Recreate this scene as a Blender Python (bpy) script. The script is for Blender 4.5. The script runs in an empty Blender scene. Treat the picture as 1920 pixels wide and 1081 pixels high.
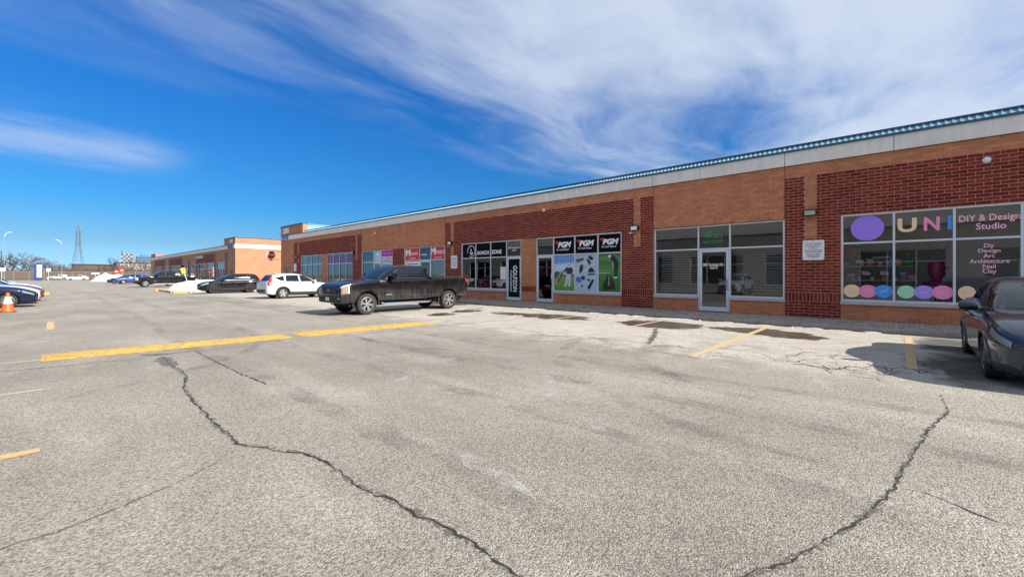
import bpy, bmesh, math, random
from mathutils import Vector, Matrix, noise
R = math.radians
random.seed(7)
SC = bpy.context.scene
COL = SC.collection

# ---------------------------------------------------------------- camera
FPX, U0, V0, H = 794.0, 960.0, 515.0, 1.55          # focal length / horizon of the 1920 px photograph, eye height
AZ = math.atan(864 / 794)                            # heading: clockwise from +Y (the facade runs along Y)
FX, FY, RX, RY = math.sin(AZ), math.cos(AZ), math.cos(AZ), -math.sin(AZ)
cam = bpy.data.cameras.new('camera')
cam.sensor_width = 36.0
cam.lens = FPX / 1920 * 36
cam.shift_y = -(540.5 - V0) / 1920
cam.clip_start, cam.clip_end = 0.05, 6000
cam_o = bpy.data.objects.new('camera', cam)
cam_o.location = (0, 0, H)
cam_o.rotation_euler = (R(90), 0, -AZ)
COL.objects.link(cam_o)
SC.camera = cam_o

# ---------------------------------------------------------------- light
SUN_DIR = Vector((-0.37, 1.40, -1.0)).normalized()   # the way the light travels
sun = bpy.data.lights.new('sun', 'SUN')
sun.energy = 5.0
sun.angle = R(0.5)
sun.color = (1.0, 0.93, 0.83)
sun_o = bpy.data.objects.new('sun', sun)
sun_o.rotation_euler = SUN_DIR.to_track_quat('-Z', 'Y').to_euler()
sun_o.location = (40, -60, 60)
COL.objects.link(sun_o)
SC.view_settings.view_transform = 'Standard'
SC.view_settings.look = 'None'
SC.view_settings.gamma = 1.0
SC.view_settings.use_curve_mapping = False
SC.view_settings.exposure = 0.95
SC.cycles.max_bounces = 8
SC.cycles.transparent_max_bounces = 12
SC.cycles.caustics_reflective = False
SC.cycles.caustics_refractive = False


class NT:
    """small helper for node trees"""
    def __init__(s, tree):
        s.t = tree
        s.n = tree.nodes
        s.l = tree.links
    def add(s, typ, **kw):
        nd = s.n.new(typ)
        for k, v in kw.items():
            setattr(nd, k, v)
        return nd
    def put(s, sock, v):
        if v is None:
            return
        if hasattr(v, 'is_linked') or hasattr(v, 'links'):
            s.l.new(v, sock)
        else:
            if sock.type == 'RGBA' and len(v) == 3:
                v = (*v, 1)
            sock.default_value = v
    def math(s, op, a, b=None, c=None, clamp=False):
        nd = s.add('ShaderNodeMath', operation=op, use_clamp=clamp)
        s.put(nd.inputs[0], a)
        s.put(nd.inputs[1], b)
        if c is not None:
            s.put(nd.inputs[2], c)
        return nd.outputs[0]
    def noise(s, vec, scale, detail=4, rough=0.55, dist=0.0, out='Fac'):
        nd = s.add('ShaderNodeTexNoise')
        s.put(nd.inputs['Vector'], vec)
        nd.inputs['Scale'].default_value = scale
        nd.inputs['Detail'].default_value = detail
        nd.inputs['Roughness'].default_value = rough
        nd.inputs['Distortion'].default_value = dist
        return nd.outputs[out]
    def voro(s, vec, scale, feature='F1', out='Distance'):
        nd = s.add('ShaderNodeTexVoronoi', feature=feature)
        s.put(nd.inputs['Vector'], vec)
        nd.inputs['Scale'].default_value = scale
        return nd.outputs[out]
    def ramp(s, fac, stops):
        nd = s.add('ShaderNodeValToRGB')
        e = nd.color_ramp.elements
        while len(e) < len(stops):
            e.new(0.5)
        for i, (p, c) in enumerate(stops):
            e[i].position = p
            e[i].color = (c, c, c, 1) if not hasattr(c, '__len__') else (*c[:3], 1)
        s.put(nd.inputs[0], fac)
        return nd.outputs[0]
    def mapr(s, v, a, b, c=0.0, d=1.0, smooth=True):
        nd = s.add('ShaderNodeMapRange', interpolation_type='SMOOTHSTEP' if smooth else 'LINEAR')
        s.put(nd.inputs[0], v)
        for i, q in enumerate((a, b, c, d)):
            s.put(nd.inputs[1 + i], q)
        return nd.outputs[0]
    def mix(s, fac, a, b, mode='MIX'):
        nd = s.add('ShaderNodeMix', data_type='RGBA', blend_type=mode)
        s.put(nd.inputs[0], fac)
        s.put(nd.inputs[6], a)
        s.put(nd.inputs[7], b)
        return nd.outputs[2]
    def mapping(s, vec, scale=(1, 1, 1), loc=(0, 0, 0), rot=(0, 0, 0)):
        nd = s.add('ShaderNodeMapping')
        s.put(nd.inputs[0], vec)
        nd.inputs['Location'].default_value = loc
        nd.inputs['Rotation'].default_value = rot
        nd.inputs['Scale'].default_value = scale
        return nd.outputs[0]
    def sep(s, vec):
        nd = s.add('ShaderNodeSeparateXYZ')
        s.put(nd.inputs[0], vec)
        return nd.outputs
    def comb(s, x, y, z):
        nd = s.add('ShaderNodeCombineXYZ')
        for i, q in enumerate((x, y, z)):
            s.put(nd.inputs[i], q)
        return nd.outputs[0]
    def bump(s, h, strength=0.5, dist=0.01):
        nd = s.add('ShaderNodeBump')
        nd.inputs['Strength'].default_value = strength
        nd.inputs['Distance'].default_value = dist
        s.put(nd.inputs['Height'], h)
        return nd.outputs[0]


# ---------------------------------------------------------------- sky
world = bpy.data.worlds.new('World')
SC.world = world
world.use_nodes = True
W = NT(world.node_tree)
W.n.clear()
sky = W.add('ShaderNodeTexSky', sky_type='NISHITA')
sky.sun_disc = False
sky.sun_elevation = math.asin(-SUN_DIR.z)
sky.sun_rotation = math.atan2(-SUN_DIR.x, -SUN_DIR.y)
sky.altitude = 200
sky.air_density = 1.0
sky.dust_density = 0.35
sky.ozone_density = 3.0
tc = W.add('ShaderNodeTexCoord')
dx, dy, dz = W.sep(tc.outputs['Generated'])
air = W.ramp(dz, [(0.0, (0.32, 0.60, 1.15)), (0.06, (0.245, 0.425, 0.63)), (0.13, (0.13, 0.44, 0.70)), (0.37, (0.085, 0.48, 0.90)), (0.75, (0.16, 0.60, 1.0))])
clear = W.mix(1.0, sky.outputs[0], air, 'MULTIPLY')                  # deep, dry winter blue
den = W.math('ADD', W.math('MAXIMUM', dz, 0.0), 0.05)
px, py = W.math('DIVIDE', dx, den), W.math('DIVIDE', dy, den)
P = W.comb(px, py, 0.0)
warp = W.noise(W.mapping(P, (0.5, 0.8, 1)), 1.0, 3, 0.5, out='Color')
wv = W.add('ShaderNodeVectorMath', operation='MULTIPLY_ADD')
W.l.new(warp, wv.inputs[0]); wv.inputs[1].default_value = (1.2, 1.1, 0); W.l.new(P, wv.inputs[2])
PW = wv.outputs[0]
big = W.noise(W.mapping(PW, (0.55, 1.15, 1), (0.6, 2.2, 0)), 1.0, 6, 0.55)
wisp = W.noise(W.mapping(PW, (1.15, 2.6, 1), (1.7, 2.2, 0), (0, 0, 0.3)), 1.0, 7, 0.56)
cov = W.mapr(py, 2.6, 0.2, 0.0, 1.0, smooth=False)                      # cloud sheet runs on over the unseen west, kept to light the shaded facade
d1 = W.math('ADD', W.math('MULTIPLY', big, 1.45), W.math('MULTIPLY', wisp, 0.5))
d1 = W.math('ADD', d1, W.math('MULTIPLY', cov, 0.60))
sheet = W.math('MULTIPLY', W.mapr(d1, 0.98, 1.66), W.mapr(py, 2.75, 1.35))
# one lone mare's tail further north
sx = W.mapr(W.math('ADD', px, W.math('MULTIPLY', py, 0.0)), 0.78, 0.35)
sy = W.math('SUBTRACT', py, 3.75)
sy = W.math('ADD', sy, W.math('MULTIPLY', W.math('SUBTRACT', big, 0.5), 1.6))
sy = W.math('POWER', 2.718, W.math('MULTIPLY', W.math('MULTIPLY', sy, sy), -7.0))
tail = W.math('MULTIPLY', W.math('MULTIPLY', sy, sx), W.mapr(wisp, 0.2, 0.75, 0.15, 0.5))
dens = W.math('MAXIMUM', sheet, W.math('MULTIPLY', tail, W.mapr(px, -2.0, -0.4)))
dens = W.math('MULTIPLY', dens, W.mapr(dz, 0.02, 0.16))
dens = W.math('MULTIPLY', dens, 0.93)
skycol = W.mix(dens, clear, (4.05, 4.6, 5.5))
bg = W.add('ShaderNodeBackground')
W.l.new(skycol, bg.inputs[0])
bg.inputs[1].default_value = 0.085
wo = W.add('ShaderNodeOutputWorld')
W.l.new(bg.outputs[0], wo.inputs[0])


# ---------------------------------------------------------------- pixel -> place
def ray(u, v):
    s = (u - U0) / FPX
    return FX + RX * s, FY + RY * s, (V0 - v) / FPX
def G(u, v, z=0.0):
    r = ray(u, v)
    t = (z - H) / r[2]
    return r[0] * t, r[1] * t
WX = 17.12                                            # plane of the shop fronts
def WL(u, v, X=WX):
    r = ray(u, v)
    t = X / r[0]
    return r[1] * t, H + r[2] * t
def proj(p):
    d = p[0] * FX + p[1] * FY
    if d < 0.05:
        return None
    return U0 + FPX * (p[0] * RX + p[1] * RY) / d, V0 - FPX * (p[2] - H) / d, d


# ---------------------------------------------------------------- mesh helpers
class MB:
    def __init__(s):
        s.v, s.f, s.m = [], [], []
    def quad(s, a, b, c, d, mi=0):
        i = len(s.v)
        s.v += [tuple(a), tuple(b), tuple(c), tuple(d)]
        s.f.append((i, i + 1, i + 2, i + 3)); s.m.append(mi)
    def poly(s, pts, mi=0):
        i = len(s.v)
        s.v += [tuple(p) for p in pts]
        s.f.append(tuple(range(i, i + len(pts)))); s.m.append(mi)
    def box(s, x0, x1, y0, y1, z0, z1, mi=0, skip=''):
        if x0 > x1: x0, x1 = x1, x0
        if y0 > y1: y0, y1 = y1, y0
        if z0 > z1: z0, z1 = z1, z0
        i = len(s.v)
        s.v += [(x0, y0, z0), (x1, y0, z0), (x1, y1, z0), (x0, y1, z0), (x0, y0, z1), (x1, y0, z1), (x1, y1, z1), (x0, y1, z1)]
        for key, f in (('b', (0, 3, 2, 1)), ('t', (4, 5, 6, 7)), ('s', (0, 1, 5, 4)), ('e', (1, 2, 6, 5)), ('n', (2, 3, 7, 6)), ('w', (3, 0, 4, 7))):
            if key not in skip:
                s.f.append(tuple(i + k for k in f)); s.m.append(mi)
        return s
    def tube(s, a, b, r0, r1=None, n=8, mi=0, caps=True):
        r1 = r0 if r1 is None else r1
        a, b = Vector(a), Vector(b)
        d = (b - a)
        if d.length < 1e-6:
            return s
        q = d.to_track_quat('Z', 'Y')
        i = len(s.v)
        for k in range(n):
            an = 2 * math.pi * k / n
            o = q @ Vector((math.cos(an), math.sin(an), 0))
            s.v.append(tuple(a + o * r0)); s.v.append(tuple(b + o * r1))
        for k in range(n):
            j = (k + 1) % n
            s.f.append((i + 2 * k, i + 2 * j, i + 2 * j + 1, i + 2 * k + 1)); s.m.append(mi)
        if caps:
            s.f.append(tuple(i + 2 * k for k in reversed(range(n)))); s.m.append(mi)
            s.f.append(tuple(i + 2 * k + 1 for k in range(n))); s.m.append(mi)
        return s
    def path(s, pts, r, n=8):
        for a, b in zip(pts[:-1], pts[1:]):
            s.tube(a, b, r, r, n)
        return s
    def lathe(s, prof, n=32, axis='z', c=(0, 0, 0), mi=0):
        i = len(s.v); m = len(prof)
        for k in range(n):
            an = 2 * math.pi * k / n
            for r, h in prof:
                x, y = r * math.cos(an), r * math.sin(an)
                p = (x, y, h) if axis == 'z' else ((x, h, y) if axis == 'y' else (h, x, y))
                s.v.append((p[0] + c[0], p[1] + c[1], p[2] + c[2]))
        for k in range(n):
            j = (k + 1) % n
            for q in range(m - 1):
                f = (i + k * m + q, i + j * m + q, i + j * m + q + 1, i + k * m + q + 1)
                s.f.append(f if axis != 'y' else f[::-1]); s.m.append(mi)
        return s
    def grid(s, rows, mi=0, flip=False):
        i = len(s.v); c = len(rows[0])
        for r in rows:
            s.v += [tuple(p) for p in r]
        for a in range(len(rows) - 1):
            for b in range(c - 1):
                f = (i + a * c + b, i + a * c + b + 1, i + (a + 1) * c + b + 1, i + (a + 1) * c + b)
                s.f.append(f[::-1] if flip else f); s.m.append(mi)
        return s
    def prism(s, pts2, d0, d1, plane='xz', mi=0):
        """polygon in a plane, extruded along the third axis"""
        def P3(p, d):
            return (p[0], d, p[1]) if plane == 'xz' else ((d, p[0], p[1]) if plane == 'yz' else (p[0], p[1], d))
        i = len(s.v); n = len(pts2)
        s.v += [P3(p, d0) for p in pts2] + [P3(p, d1) for p in pts2]
        s.f.append(tuple(range(i, i + n))); s.f.append(tuple(range(i + 2 * n - 1, i + n - 1, -1))); s.m += [mi, mi]
        for k in range(n):
            j = (k + 1) % n
            s.f.append((i + k, i + n + k, i + n + j, i + j)); s.m.append(mi)
        return s
    def mesh(s, name, mats, smooth=None, fix=False):
        me = bpy.data.meshes.new(name)
        me.from_pydata(s.v, [], s.f)
        for m in (mats if isinstance(mats, (list, tuple)) else [mats]):
            me.materials.append(m)
        if any(s.m):
            me.polygons.foreach_set('material_index', s.m)
        if fix or smooth is not None:
            bm = bmesh.new(); bm.from_mesh(me)
            if smooth is not None:
                bmesh.ops.remove_doubles(bm, verts=bm.verts, dist=1e-5)
            bmesh.ops.recalc_face_normals(bm, faces=bm.faces)
            bm.to_mesh(me); bm.free()
        if smooth is not None:
            me.polygons.foreach_set('use_smooth', [True] * len(me.polygons))
            me.set_sharp_from_angle(angle=R(smooth))
        me.update()
        return me
    def build(s, name, mats, parent=None, smooth=None, fix=False, loc=None):
        return link(name, s.mesh(name, mats, smooth, fix), parent, loc)


def link(name, me, parent=None, loc=None, rot=None):
    o = bpy.data.objects.new(name, me)
    COL.objects.link(o)
    if loc is not None: o.location = loc
    if rot is not None: o.rotation_euler = rot
    if parent is not None: o.parent = parent
    return o
def thing(name, label, cat, loc=(0, 0, 0), rz=0.0, group=None):
    o = link(name, None, None, loc, (0, 0, rz))
    o.empty_display_size = 0.2
    o['label'] = label; o['category'] = cat
    if group: o['group'] = group
    return o
def tag(o, label, cat, group=None):
    o['label'] = label; o['category'] = cat
    if group: o['group'] = group
    return o
def kind(o, k):
    o['kind'] = k
    return o
def copy_tree(o, parent=None):
    c = o.copy(); COL.objects.link(c)
    if parent is not None: c.parent = parent
    for ch in list(o.children):
        copy_tree(ch, c)
    return c


# ---------------------------------------------------------------- materials
def new_mat(name):
    m = bpy.data.materials.new(name)
    m.use_nodes = True
    t = NT(m.node_tree)
    t.n.clear()
    b = t.add('ShaderNodeBsdfPrincipled')
    o = t.add('ShaderNodeOutputMaterial')
    t.l.new(b.outputs[0], o.inputs[0])
    return m, t, b, o
_mc = {}
def mat(name, col, rough=0.6, metal=0.0, spec=0.5, coat=0.0, vary=0.0, vscale=3.0, bump=0.0, bscale=60.0, emit=0.0):
    if name in _mc: return _mc[name]
    m, t, b, o = new_mat(name)
    b.inputs['Base Color'].default_value = (*col, 1)
    b.inputs['Roughness'].default_value = rough
    b.inputs['Metallic'].default_value = metal
    b.inputs['Specular IOR Level'].default_value = spec
    b.inputs['Coat Weight'].default_value = coat
    b.inputs['Coat Roughness'].default_value = 0.04
    tcn = t.add('ShaderNodeTexCoord').outputs['Object']
    if vary:
        nz = t.noise(tcn, vscale, 5, 0.6)
        f = t.mapr(nz, 0.25, 0.75, 1 - vary, 1 + vary, smooth=False)
        hv = t.add('ShaderNodeHueSaturation'); hv.inputs['Color'].default_value = (*col, 1)
        t.l.new(f, hv.inputs['Value'])
        t.l.new(hv.outputs[0], b.inputs['Base Color'])
    if bump:
        t.l.new(t.bump(t.noise(tcn, bscale, 4, 0.6), bump, 0.01), b.inputs['Normal'])
    _mc[name] = m
    return m
def srgb(r, g, b):
    f = lambda c: (c / 255 / 12.92) if c <= 10.3 else ((c / 255 + 0.055) / 1.055) ** 2.4
    return f(r), f(g), f(b)


def asphalt_mat():
    m, t, b, o = new_mat('worn_asphalt')
    P = t.add('ShaderNodeNewGeometry').outputs['Position']
    x, y, z = t.sep(P)
    big = t.noise(P, 0.22, 6, 0.6)
    mid = t.noise(P, 1.7, 5, 0.6)
    blot = t.noise(t.mapping(P, (0.9, 0.25, 1)), 1.0, 4, 0.6)
    grit = t.noise(P, 130, 3, 0.75)
    cell = t.voro(P, 100, out='Color')
    cs = t.sep(cell)[0]
    # stalls near the shops are paler with road salt
    salt = t.mapr(t.math('ADD', x, t.math('MULTIPLY', t.math('SUBTRACT', mid, 0.5), 3.2)), 7.6, 9.4)
    salt = t.math('MULTIPLY', salt, t.mapr(y, 60, 40))
    base = t.mix(t.mapr(big, 0.3, 0.7), (0.205, 0.188, 0.160), (0.290, 0.268, 0.230))
    base = t.mix(t.math('MULTIPLY', t.mapr(blot, 0.45, 0.72), 0.5), base, (0.37, 0.352, 0.31))
    base = t.mix(t.math('MULTIPLY', salt, t.mapr(mid, 0.2, 0.75, 0.35, 0.95)), base, (0.44, 0.41, 0.355))
    # aggregate: pale and dark stones
    g = t.mapr(t.math('ADD', t.math('MULTIPLY', cs, 0.55), t.math('MULTIPLY', grit, 0.45)), 0.2, 0.8, 0.42, 1.58, smooth=False)
    hv = t.add('ShaderNodeHueSaturation'); hv.inputs['Saturation'].default_value = 1.0
    t.l.new(base, hv.inputs['Color']); t.l.new(g, hv.inputs['Value'])
    col = hv.outputs[0]
    # drips and scuffs
    spot = t.mapr(t.noise(P, 3.3, 3, 0.6), 0.66, 0.74)
    col = t.mix(t.math('MULTIPLY', spot, 0.45), col, (0.11, 0.102, 0.09))
    spot2 = t.mapr(t.noise(t.mapping(P, (1, 1, 1), (31, 7, 0)), 12, 2, 0.5), 0.74, 0.80)
    col = t.mix(t.math('MULTIPLY', spot2, 0.5), col, (0.08, 0.075, 0.068))
    # wet brown patches beside the kerb and oily dark patches; those by the sedan also paint in its shadow
    warp = t.noise(P, 1.6, 4, 0.6, out='Color')
    wx = t.math('ADD', x, t.math('MULTIPLY', t.math('SUBTRACT', t.sep(warp)[0], 0.5), 1.1))
    wy = t.math('ADD', y, t.math('MULTIPLY', t.math('SUBTRACT', t.sep(warp)[1], 0.5), 1.5))
    wet = None
    for cx, cy, rx, ry in WET:
        ex = t.math('DIVIDE', t.math('SUBTRACT', wx, cx), rx)
        ey = t.math('DIVIDE', t.math('SUBTRACT', wy, cy), ry)
        d = t.math('ADD', t.math('MULTIPLY', ex, ex), t.math('MULTIPLY', ey, ey))
        k = t.mapr(d, 1.15, 0.72)
        wet = k if wet is None else t.math('MAXIMUM', wet, k)
    wcol = t.mix(t.mapr(mid, 0.3, 0.7), (0.055, 0.038, 0.024), (0.12, 0.085, 0.052))
    col = t.mix(t.math('MULTIPLY', wet, 0.93), col, wcol)
    oil_shade = None
    for cx, cy, rx, ry in OIL_SHADE:
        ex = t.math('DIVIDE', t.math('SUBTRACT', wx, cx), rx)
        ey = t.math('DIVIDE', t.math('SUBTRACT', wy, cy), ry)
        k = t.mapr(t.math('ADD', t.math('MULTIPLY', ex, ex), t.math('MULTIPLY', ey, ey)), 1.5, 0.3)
        oil_shade = k if oil_shade is None else t.math('MAXIMUM', oil_shade, k)
    col = t.mix(t.math('MULTIPLY', oil_shade, t.mapr(mid, 0.3, 0.7, 0.7, 0.95)), col, (0.045, 0.042, 0.038))
    t.l.new(col, b.inputs['Base Color'])
    t.l.new(t.mapr(wet, 0.3, 1.0, 0.93, 0.16), b.inputs['Roughness'])
    t.put(b.inputs['Specular IOR Level'], t.mapr(wet, 0.0, 1.0, 0.25, 0.5))
    hgt = t.math('ADD', t.math('MULTIPLY', grit, 0.7), t.math('MULTIPLY', t.voro(P, 100), -0.9))
    hgt = t.math('MULTIPLY', hgt, t.mapr(wet, 0.2, 0.9, 1.0, 0.06))
    t.l.new(t.bump(hgt, 0.8, 0.009), b.inputs['Normal'])
    return m
WET = [(12.9, 5.55, 1.05, 1.35), (13.2, 2.95, 0.75, 1.2), (12.7, 2.0, 0.55, 0.7), (12.6, 9.6, 0.85, 1.6), (12.4, 11.6, 0.55, 0.9),
       (10.4, 13.2, 0.7, 0.5), (12.0, 13.6, 0.8, 0.45), (14.2, 18.5, 0.8, 2.2)]
OIL_SHADE = [(13.4, -0.9, 1.5, 0.75), (10.3, -0.75, 1.7, 0.55), (8.6, 16.6, 0.9, 0.7)]  # oily stains; the sedan's pair also darkens its shadow by colour
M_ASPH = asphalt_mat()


def paint_mat(name, col, wear=0.5, pale=(0.36, 0.33, 0.29)):
    m, t, b, o = new_mat(name)
    P = t.add('ShaderNodeNewGeometry').outputs['Position']
    n1 = t.noise(P, 9, 6, 0.7); n2 = t.noise(P, 70, 3, 0.7)
    w = t.mapr(t.math('ADD', t.math('MULTIPLY', n1, 0.55), t.math('MULTIPLY', n2, 0.45)), 0.62 - 0.2 * wear, 0.72 - 0.2 * wear)
    c = t.mix(t.mapr(t.noise(P, 2.5, 4), 0.3, 0.7), tuple(q * 0.88 for q in col), col)
    t.l.new(t.mix(w, c, pale), b.inputs['Base Color'])
    b.inputs['Roughness'].default_value = 0.8
    t.l.new(t.bump(n2, 0.35, 0.008), b.inputs['Normal'])
    return m
M_YEL = paint_mat('yellow_line_paint', (0.60, 0.34, 0.05), 0.88)
M_YELB = paint_mat('yellow_bump_paint', (0.62, 0.36, 0.045), 0.80, (0.27, 0.20, 0.10))
M_YELF = paint_mat('yellow_faded_paint', (0.52, 0.36, 0.12), 1.25)


def brick_mat(name, c0, c1, c2):
    m, t, b, o = new_mat(name)
    geo = t.add('ShaderNodeNewGeometry')
    oi = t.add('ShaderNodeObjectInfo')
    r = t.math('FRACT', t.math('ADD', geo.outputs['Random Per Island'], oi.outputs['Random']))
    P = geo.outputs['Position']
    c = t.ramp(r, [(0.0, c0), (0.5, c1), (1.0, c2)])
    n1 = t.noise(P, 14, 5, 0.65); n2 = t.noise(P, 160, 3, 0.7)
    st = t.noise(t.mapping(P, (1.0, 1.3, 0.35)), 1.2, 5, 0.6)
    hv = t.add('ShaderNodeHueSaturation')
    t.l.new(c, hv.inputs['Color'])
    f = t.math('MULTIPLY', t.mapr(n1, 0.25, 0.75, 0.80, 1.18, smooth=False), t.mapr(n2, 0.2, 0.8, 0.86, 1.14, smooth=False))
    f = t.math('MULTIPLY', f, t.mapr(st, 0.3, 0.75, 1.08, 0.86, smooth=False))
    t.l.new(f, hv.inputs['Value'])
    t.l.new(hv.outputs[0], b.inputs['Base Color'])
    b.inputs['Roughness'].default_value = 0.9
    b.inputs['Specular IOR Level'].default_value = 0.25
    t.l.new(t.bump(t.math('ADD', n1, n2), 0.35, 0.006), b.inputs['Normal'])
    return m
M_RED = brick_mat('red_brick', (0.125, 0.018, 0.011), (0.19, 0.027, 0.016), (0.25, 0.045, 0.026))
M_ORG = brick_mat('orange_brick', (0.45, 0.178, 0.092), (0.51, 0.202, 0.104), (0.57, 0.242, 0.130))
M_MRED = mat('pink_mortar', (0.66, 0.36, 0.28), 0.95, vary=0.12, vscale=8)
M_MORG = mat('tan_mortar', (0.37, 0.155, 0.082), 0.95, vary=0.14, vscale=6)


def concrete_mat(name, col, streak=0.1):
    m, t, b, o = new_mat(name)
    P = t.add('ShaderNodeNewGeometry').outputs['Position']
    n1 = t.noise(P, 1.2, 6, 0.6); n2 = t.noise(P, 130, 3, 0.7)
    st = t.noise(t.mapping(P, (5, 5, 0.35)), 1.0, 5, 0.6)
    hv = t.add('ShaderNodeHueSaturation'); hv.inputs['Color'].default_value = (*col, 1)
    f = t.math('MULTIPLY', t.mapr(n1, 0.3, 0.7, 1 - streak, 1 + streak * 0.6, smooth=False), t.mapr(st, 0.35, 0.75, 1.04, 1 - 1.2 * streak, smooth=False))
    f = t.math('MULTIPLY', f, t.mapr(n2, 0.2, 0.8, 0.93, 1.07, smooth=False))
    t.l.new(f, hv.inputs['Value'])
    t.l.new(hv.outputs[0], b.inputs['Base Color'])
    b.inputs['Roughness'].default_value = 0.88
    t.l.new(t.bump(n2, 0.25, 0.004), b.inputs['Normal'])
    return m
M_BAND = concrete_mat('precast_concrete', (0.76, 0.715, 0.65))
M_KERB = concrete_mat('kerb_concrete', (0.37, 0.335, 0.29), 0.25)
M_GREYWALL = concrete_mat('grey_render', (0.32, 0.31, 0.30))
M_ROOF = mat('roof_membrane', (0.30, 0.29, 0.28), 0.9, vary=0.1)
M_BLUE = mat('blue_coping', (0.20, 0.36, 0.45), 0.45, spec=0.5, vary=0.07, vscale=2)
M_BLUED = mat('dark_blue_trim', (0.022, 0.085, 0.145), 0.4)
M_ALU = mat('anodised_frame', (0.60, 0.63, 0.68), 0.42, spec=0.5, vary=0.05, vscale=4)
M_SILL = concrete_mat('window_sill', (0.47, 0.46, 0.45))
M_BLACK = mat('matt_black', (0.012, 0.012, 0.013), 0.55)
M_DKGREY = mat('dark_grey_metal', (0.05, 0.05, 0.055), 0.5)
M_WHITE = mat('white_paint', (0.78, 0.78, 0.77), 0.55, vary=0.04)
M_SNOW = mat('old_snow', (0.62, 0.63, 0.64), 0.7, vary=0.12, vscale=5, bump=0.6, bscale=9)
M_RUST = mat('weep_slot', (0.05, 0.03, 0.025), 0.9)


def glass_mat(name, tint=(0.80, 0.84, 0.84), rough=0.0, ior=1.65):
    m, t, b, o = new_mat(name)
    t.n.remove(b)
    tr = t.add('ShaderNodeBsdfTransparent'); tr.inputs[0].default_value = (*tint, 1)
    gl = t.add('ShaderNodeBsdfGlossy'); gl.inputs['Roughness'].default_value = rough
    gl.inputs[0].default_value = (0.9, 0.95, 1.0, 1)
    fr = t.add('ShaderNodeFresnel'); fr.inputs[0].default_value = ior
    P = t.add('ShaderNodeTexCoord').outputs['Object']
    nb = t.bump(t.noise(P, 0.9, 2, 0.4), 0.02, 0.05)
    t.l.new(nb, gl.inputs['Normal'])
    f = t.math('MULTIPLY', fr.outputs[0], 1.3, clamp=True)
    mx = t.add('ShaderNodeMixShader')
    t.l.new(f, mx.inputs[0]); t.l.new(tr.outputs[0], mx.inputs[1]); t.l.new(gl.outputs[0], mx.inputs[2])
    t.l.new(mx.outputs[0], o.inputs[0])
    return m
M_GLASS = glass_mat('shop_glass')
M_GLASSD = glass_mat('tinted_shop_glass', (0.42, 0.43, 0.44))

# ================================================================ ground
def sheet(name, x0, x1, y0, y1, z, m, parent=None):
    b = MB(); b.quad((x0, y0, z), (x1, y0, z), (x1, y1, z), (x0, y1, z))
    return b.build(name, m, parent)
def grass_mat():
    m, t, b, o = new_mat('dormant_grass')
    P = t.add('ShaderNodeNewGeometry').outputs['Position']
    n = t.noise(P, 0.25, 6, 0.65); n2 = t.noise(P, 3.0, 5, 0.7)
    c = t.mix(t.mapr(n, 0.35, 0.65), (0.16, 0.125, 0.07), (0.24, 0.19, 0.115))
    c = t.mix(t.math('MULTIPLY', t.mapr(n2, 0.4, 0.7), 0.5), c, (0.10, 0.09, 0.05))
    t.l.new(c, b.inputs['Base Color']); b.inputs['Roughness'].default_value = 0.95
    return m
M_GRASS = grass_mat()
kind(sheet('ground', -1500, 2500, -800, 3500, -0.012, M_GRASS), 'structure')
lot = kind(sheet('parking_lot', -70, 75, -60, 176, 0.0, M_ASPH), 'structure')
M_ROAD = mat('road_asphalt', (0.16, 0.155, 0.15), 0.9, vary=0.15, vscale=0.5)
kind(sheet('road', -300, 400, 180, 196, 0.0, M_ROAD), 'structure')
kind(sheet('driveway', -14, 14, 176, 180, 0.0, M_ROAD), 'structure')

def strip(pts, w, z, name, m, parent=lot, jit=0.25, seed=1, taper=True, subdiv=0.07, wander=0.015, gap=0.0):
    """uneven flat strip along a polyline lying on the lot"""
    rnd = random.Random(seed)
    P = [Vector((p[0], p[1], 0)) for p in pts]
    Q = [P[0]]
    for a, b in zip(P[:-1], P[1:]):
        n = max(1, int((b - a).length / subdiv))
        for k in range(1, n + 1):
            q = a.lerp(b, k / n)
            if wander:
                w1, w2 = noise.noise(q * 9 + Vector((0, 0, seed))), noise.noise(q * 9 + Vector((5.3, 1.7, seed)))
                w3, w4 = noise.noise(q * 38 + Vector((0, 0, seed))), noise.noise(q * 38 + Vector((5.3, 1.7, seed)))
                q = q + Vector((w1 * 2.6 + w3 * 1.3, w2 * 2.6 + w4 * 1.3, 0)) * wander
            Q.append(q)
    b = MB(); prev = None
    for i, q in enumerate(Q):
        d = (Q[min(i + 1, len(Q) - 1)] - Q[max(i - 1, 0)])
        if d.length < 1e-5: continue
        d.normalize(); nrm = Vector((-d.y, d.x, 0))
        e = min(1.0, i / 4 + 0.15, (len(Q) - 1 - i) / 4 + 0.15) if taper else 1.0
        ww = w * e * max(0.08, 1 + jit * (1.5 * noise.noise(q * 7 + Vector((3, 3, seed))) + 1.1 * noise.noise(q * 31 + Vector((1, 7, seed))))) * 0.5
        cur = (q + nrm * ww + Vector((0, 0, z)), q - nrm * ww + Vector((0, 0, z)))
        if prev is not None and rnd.random() >= gap:
            b.quad(prev[1], cur[1], cur[0], prev[0])
        prev = cur
    return b.build(name, m, parent)

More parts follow.
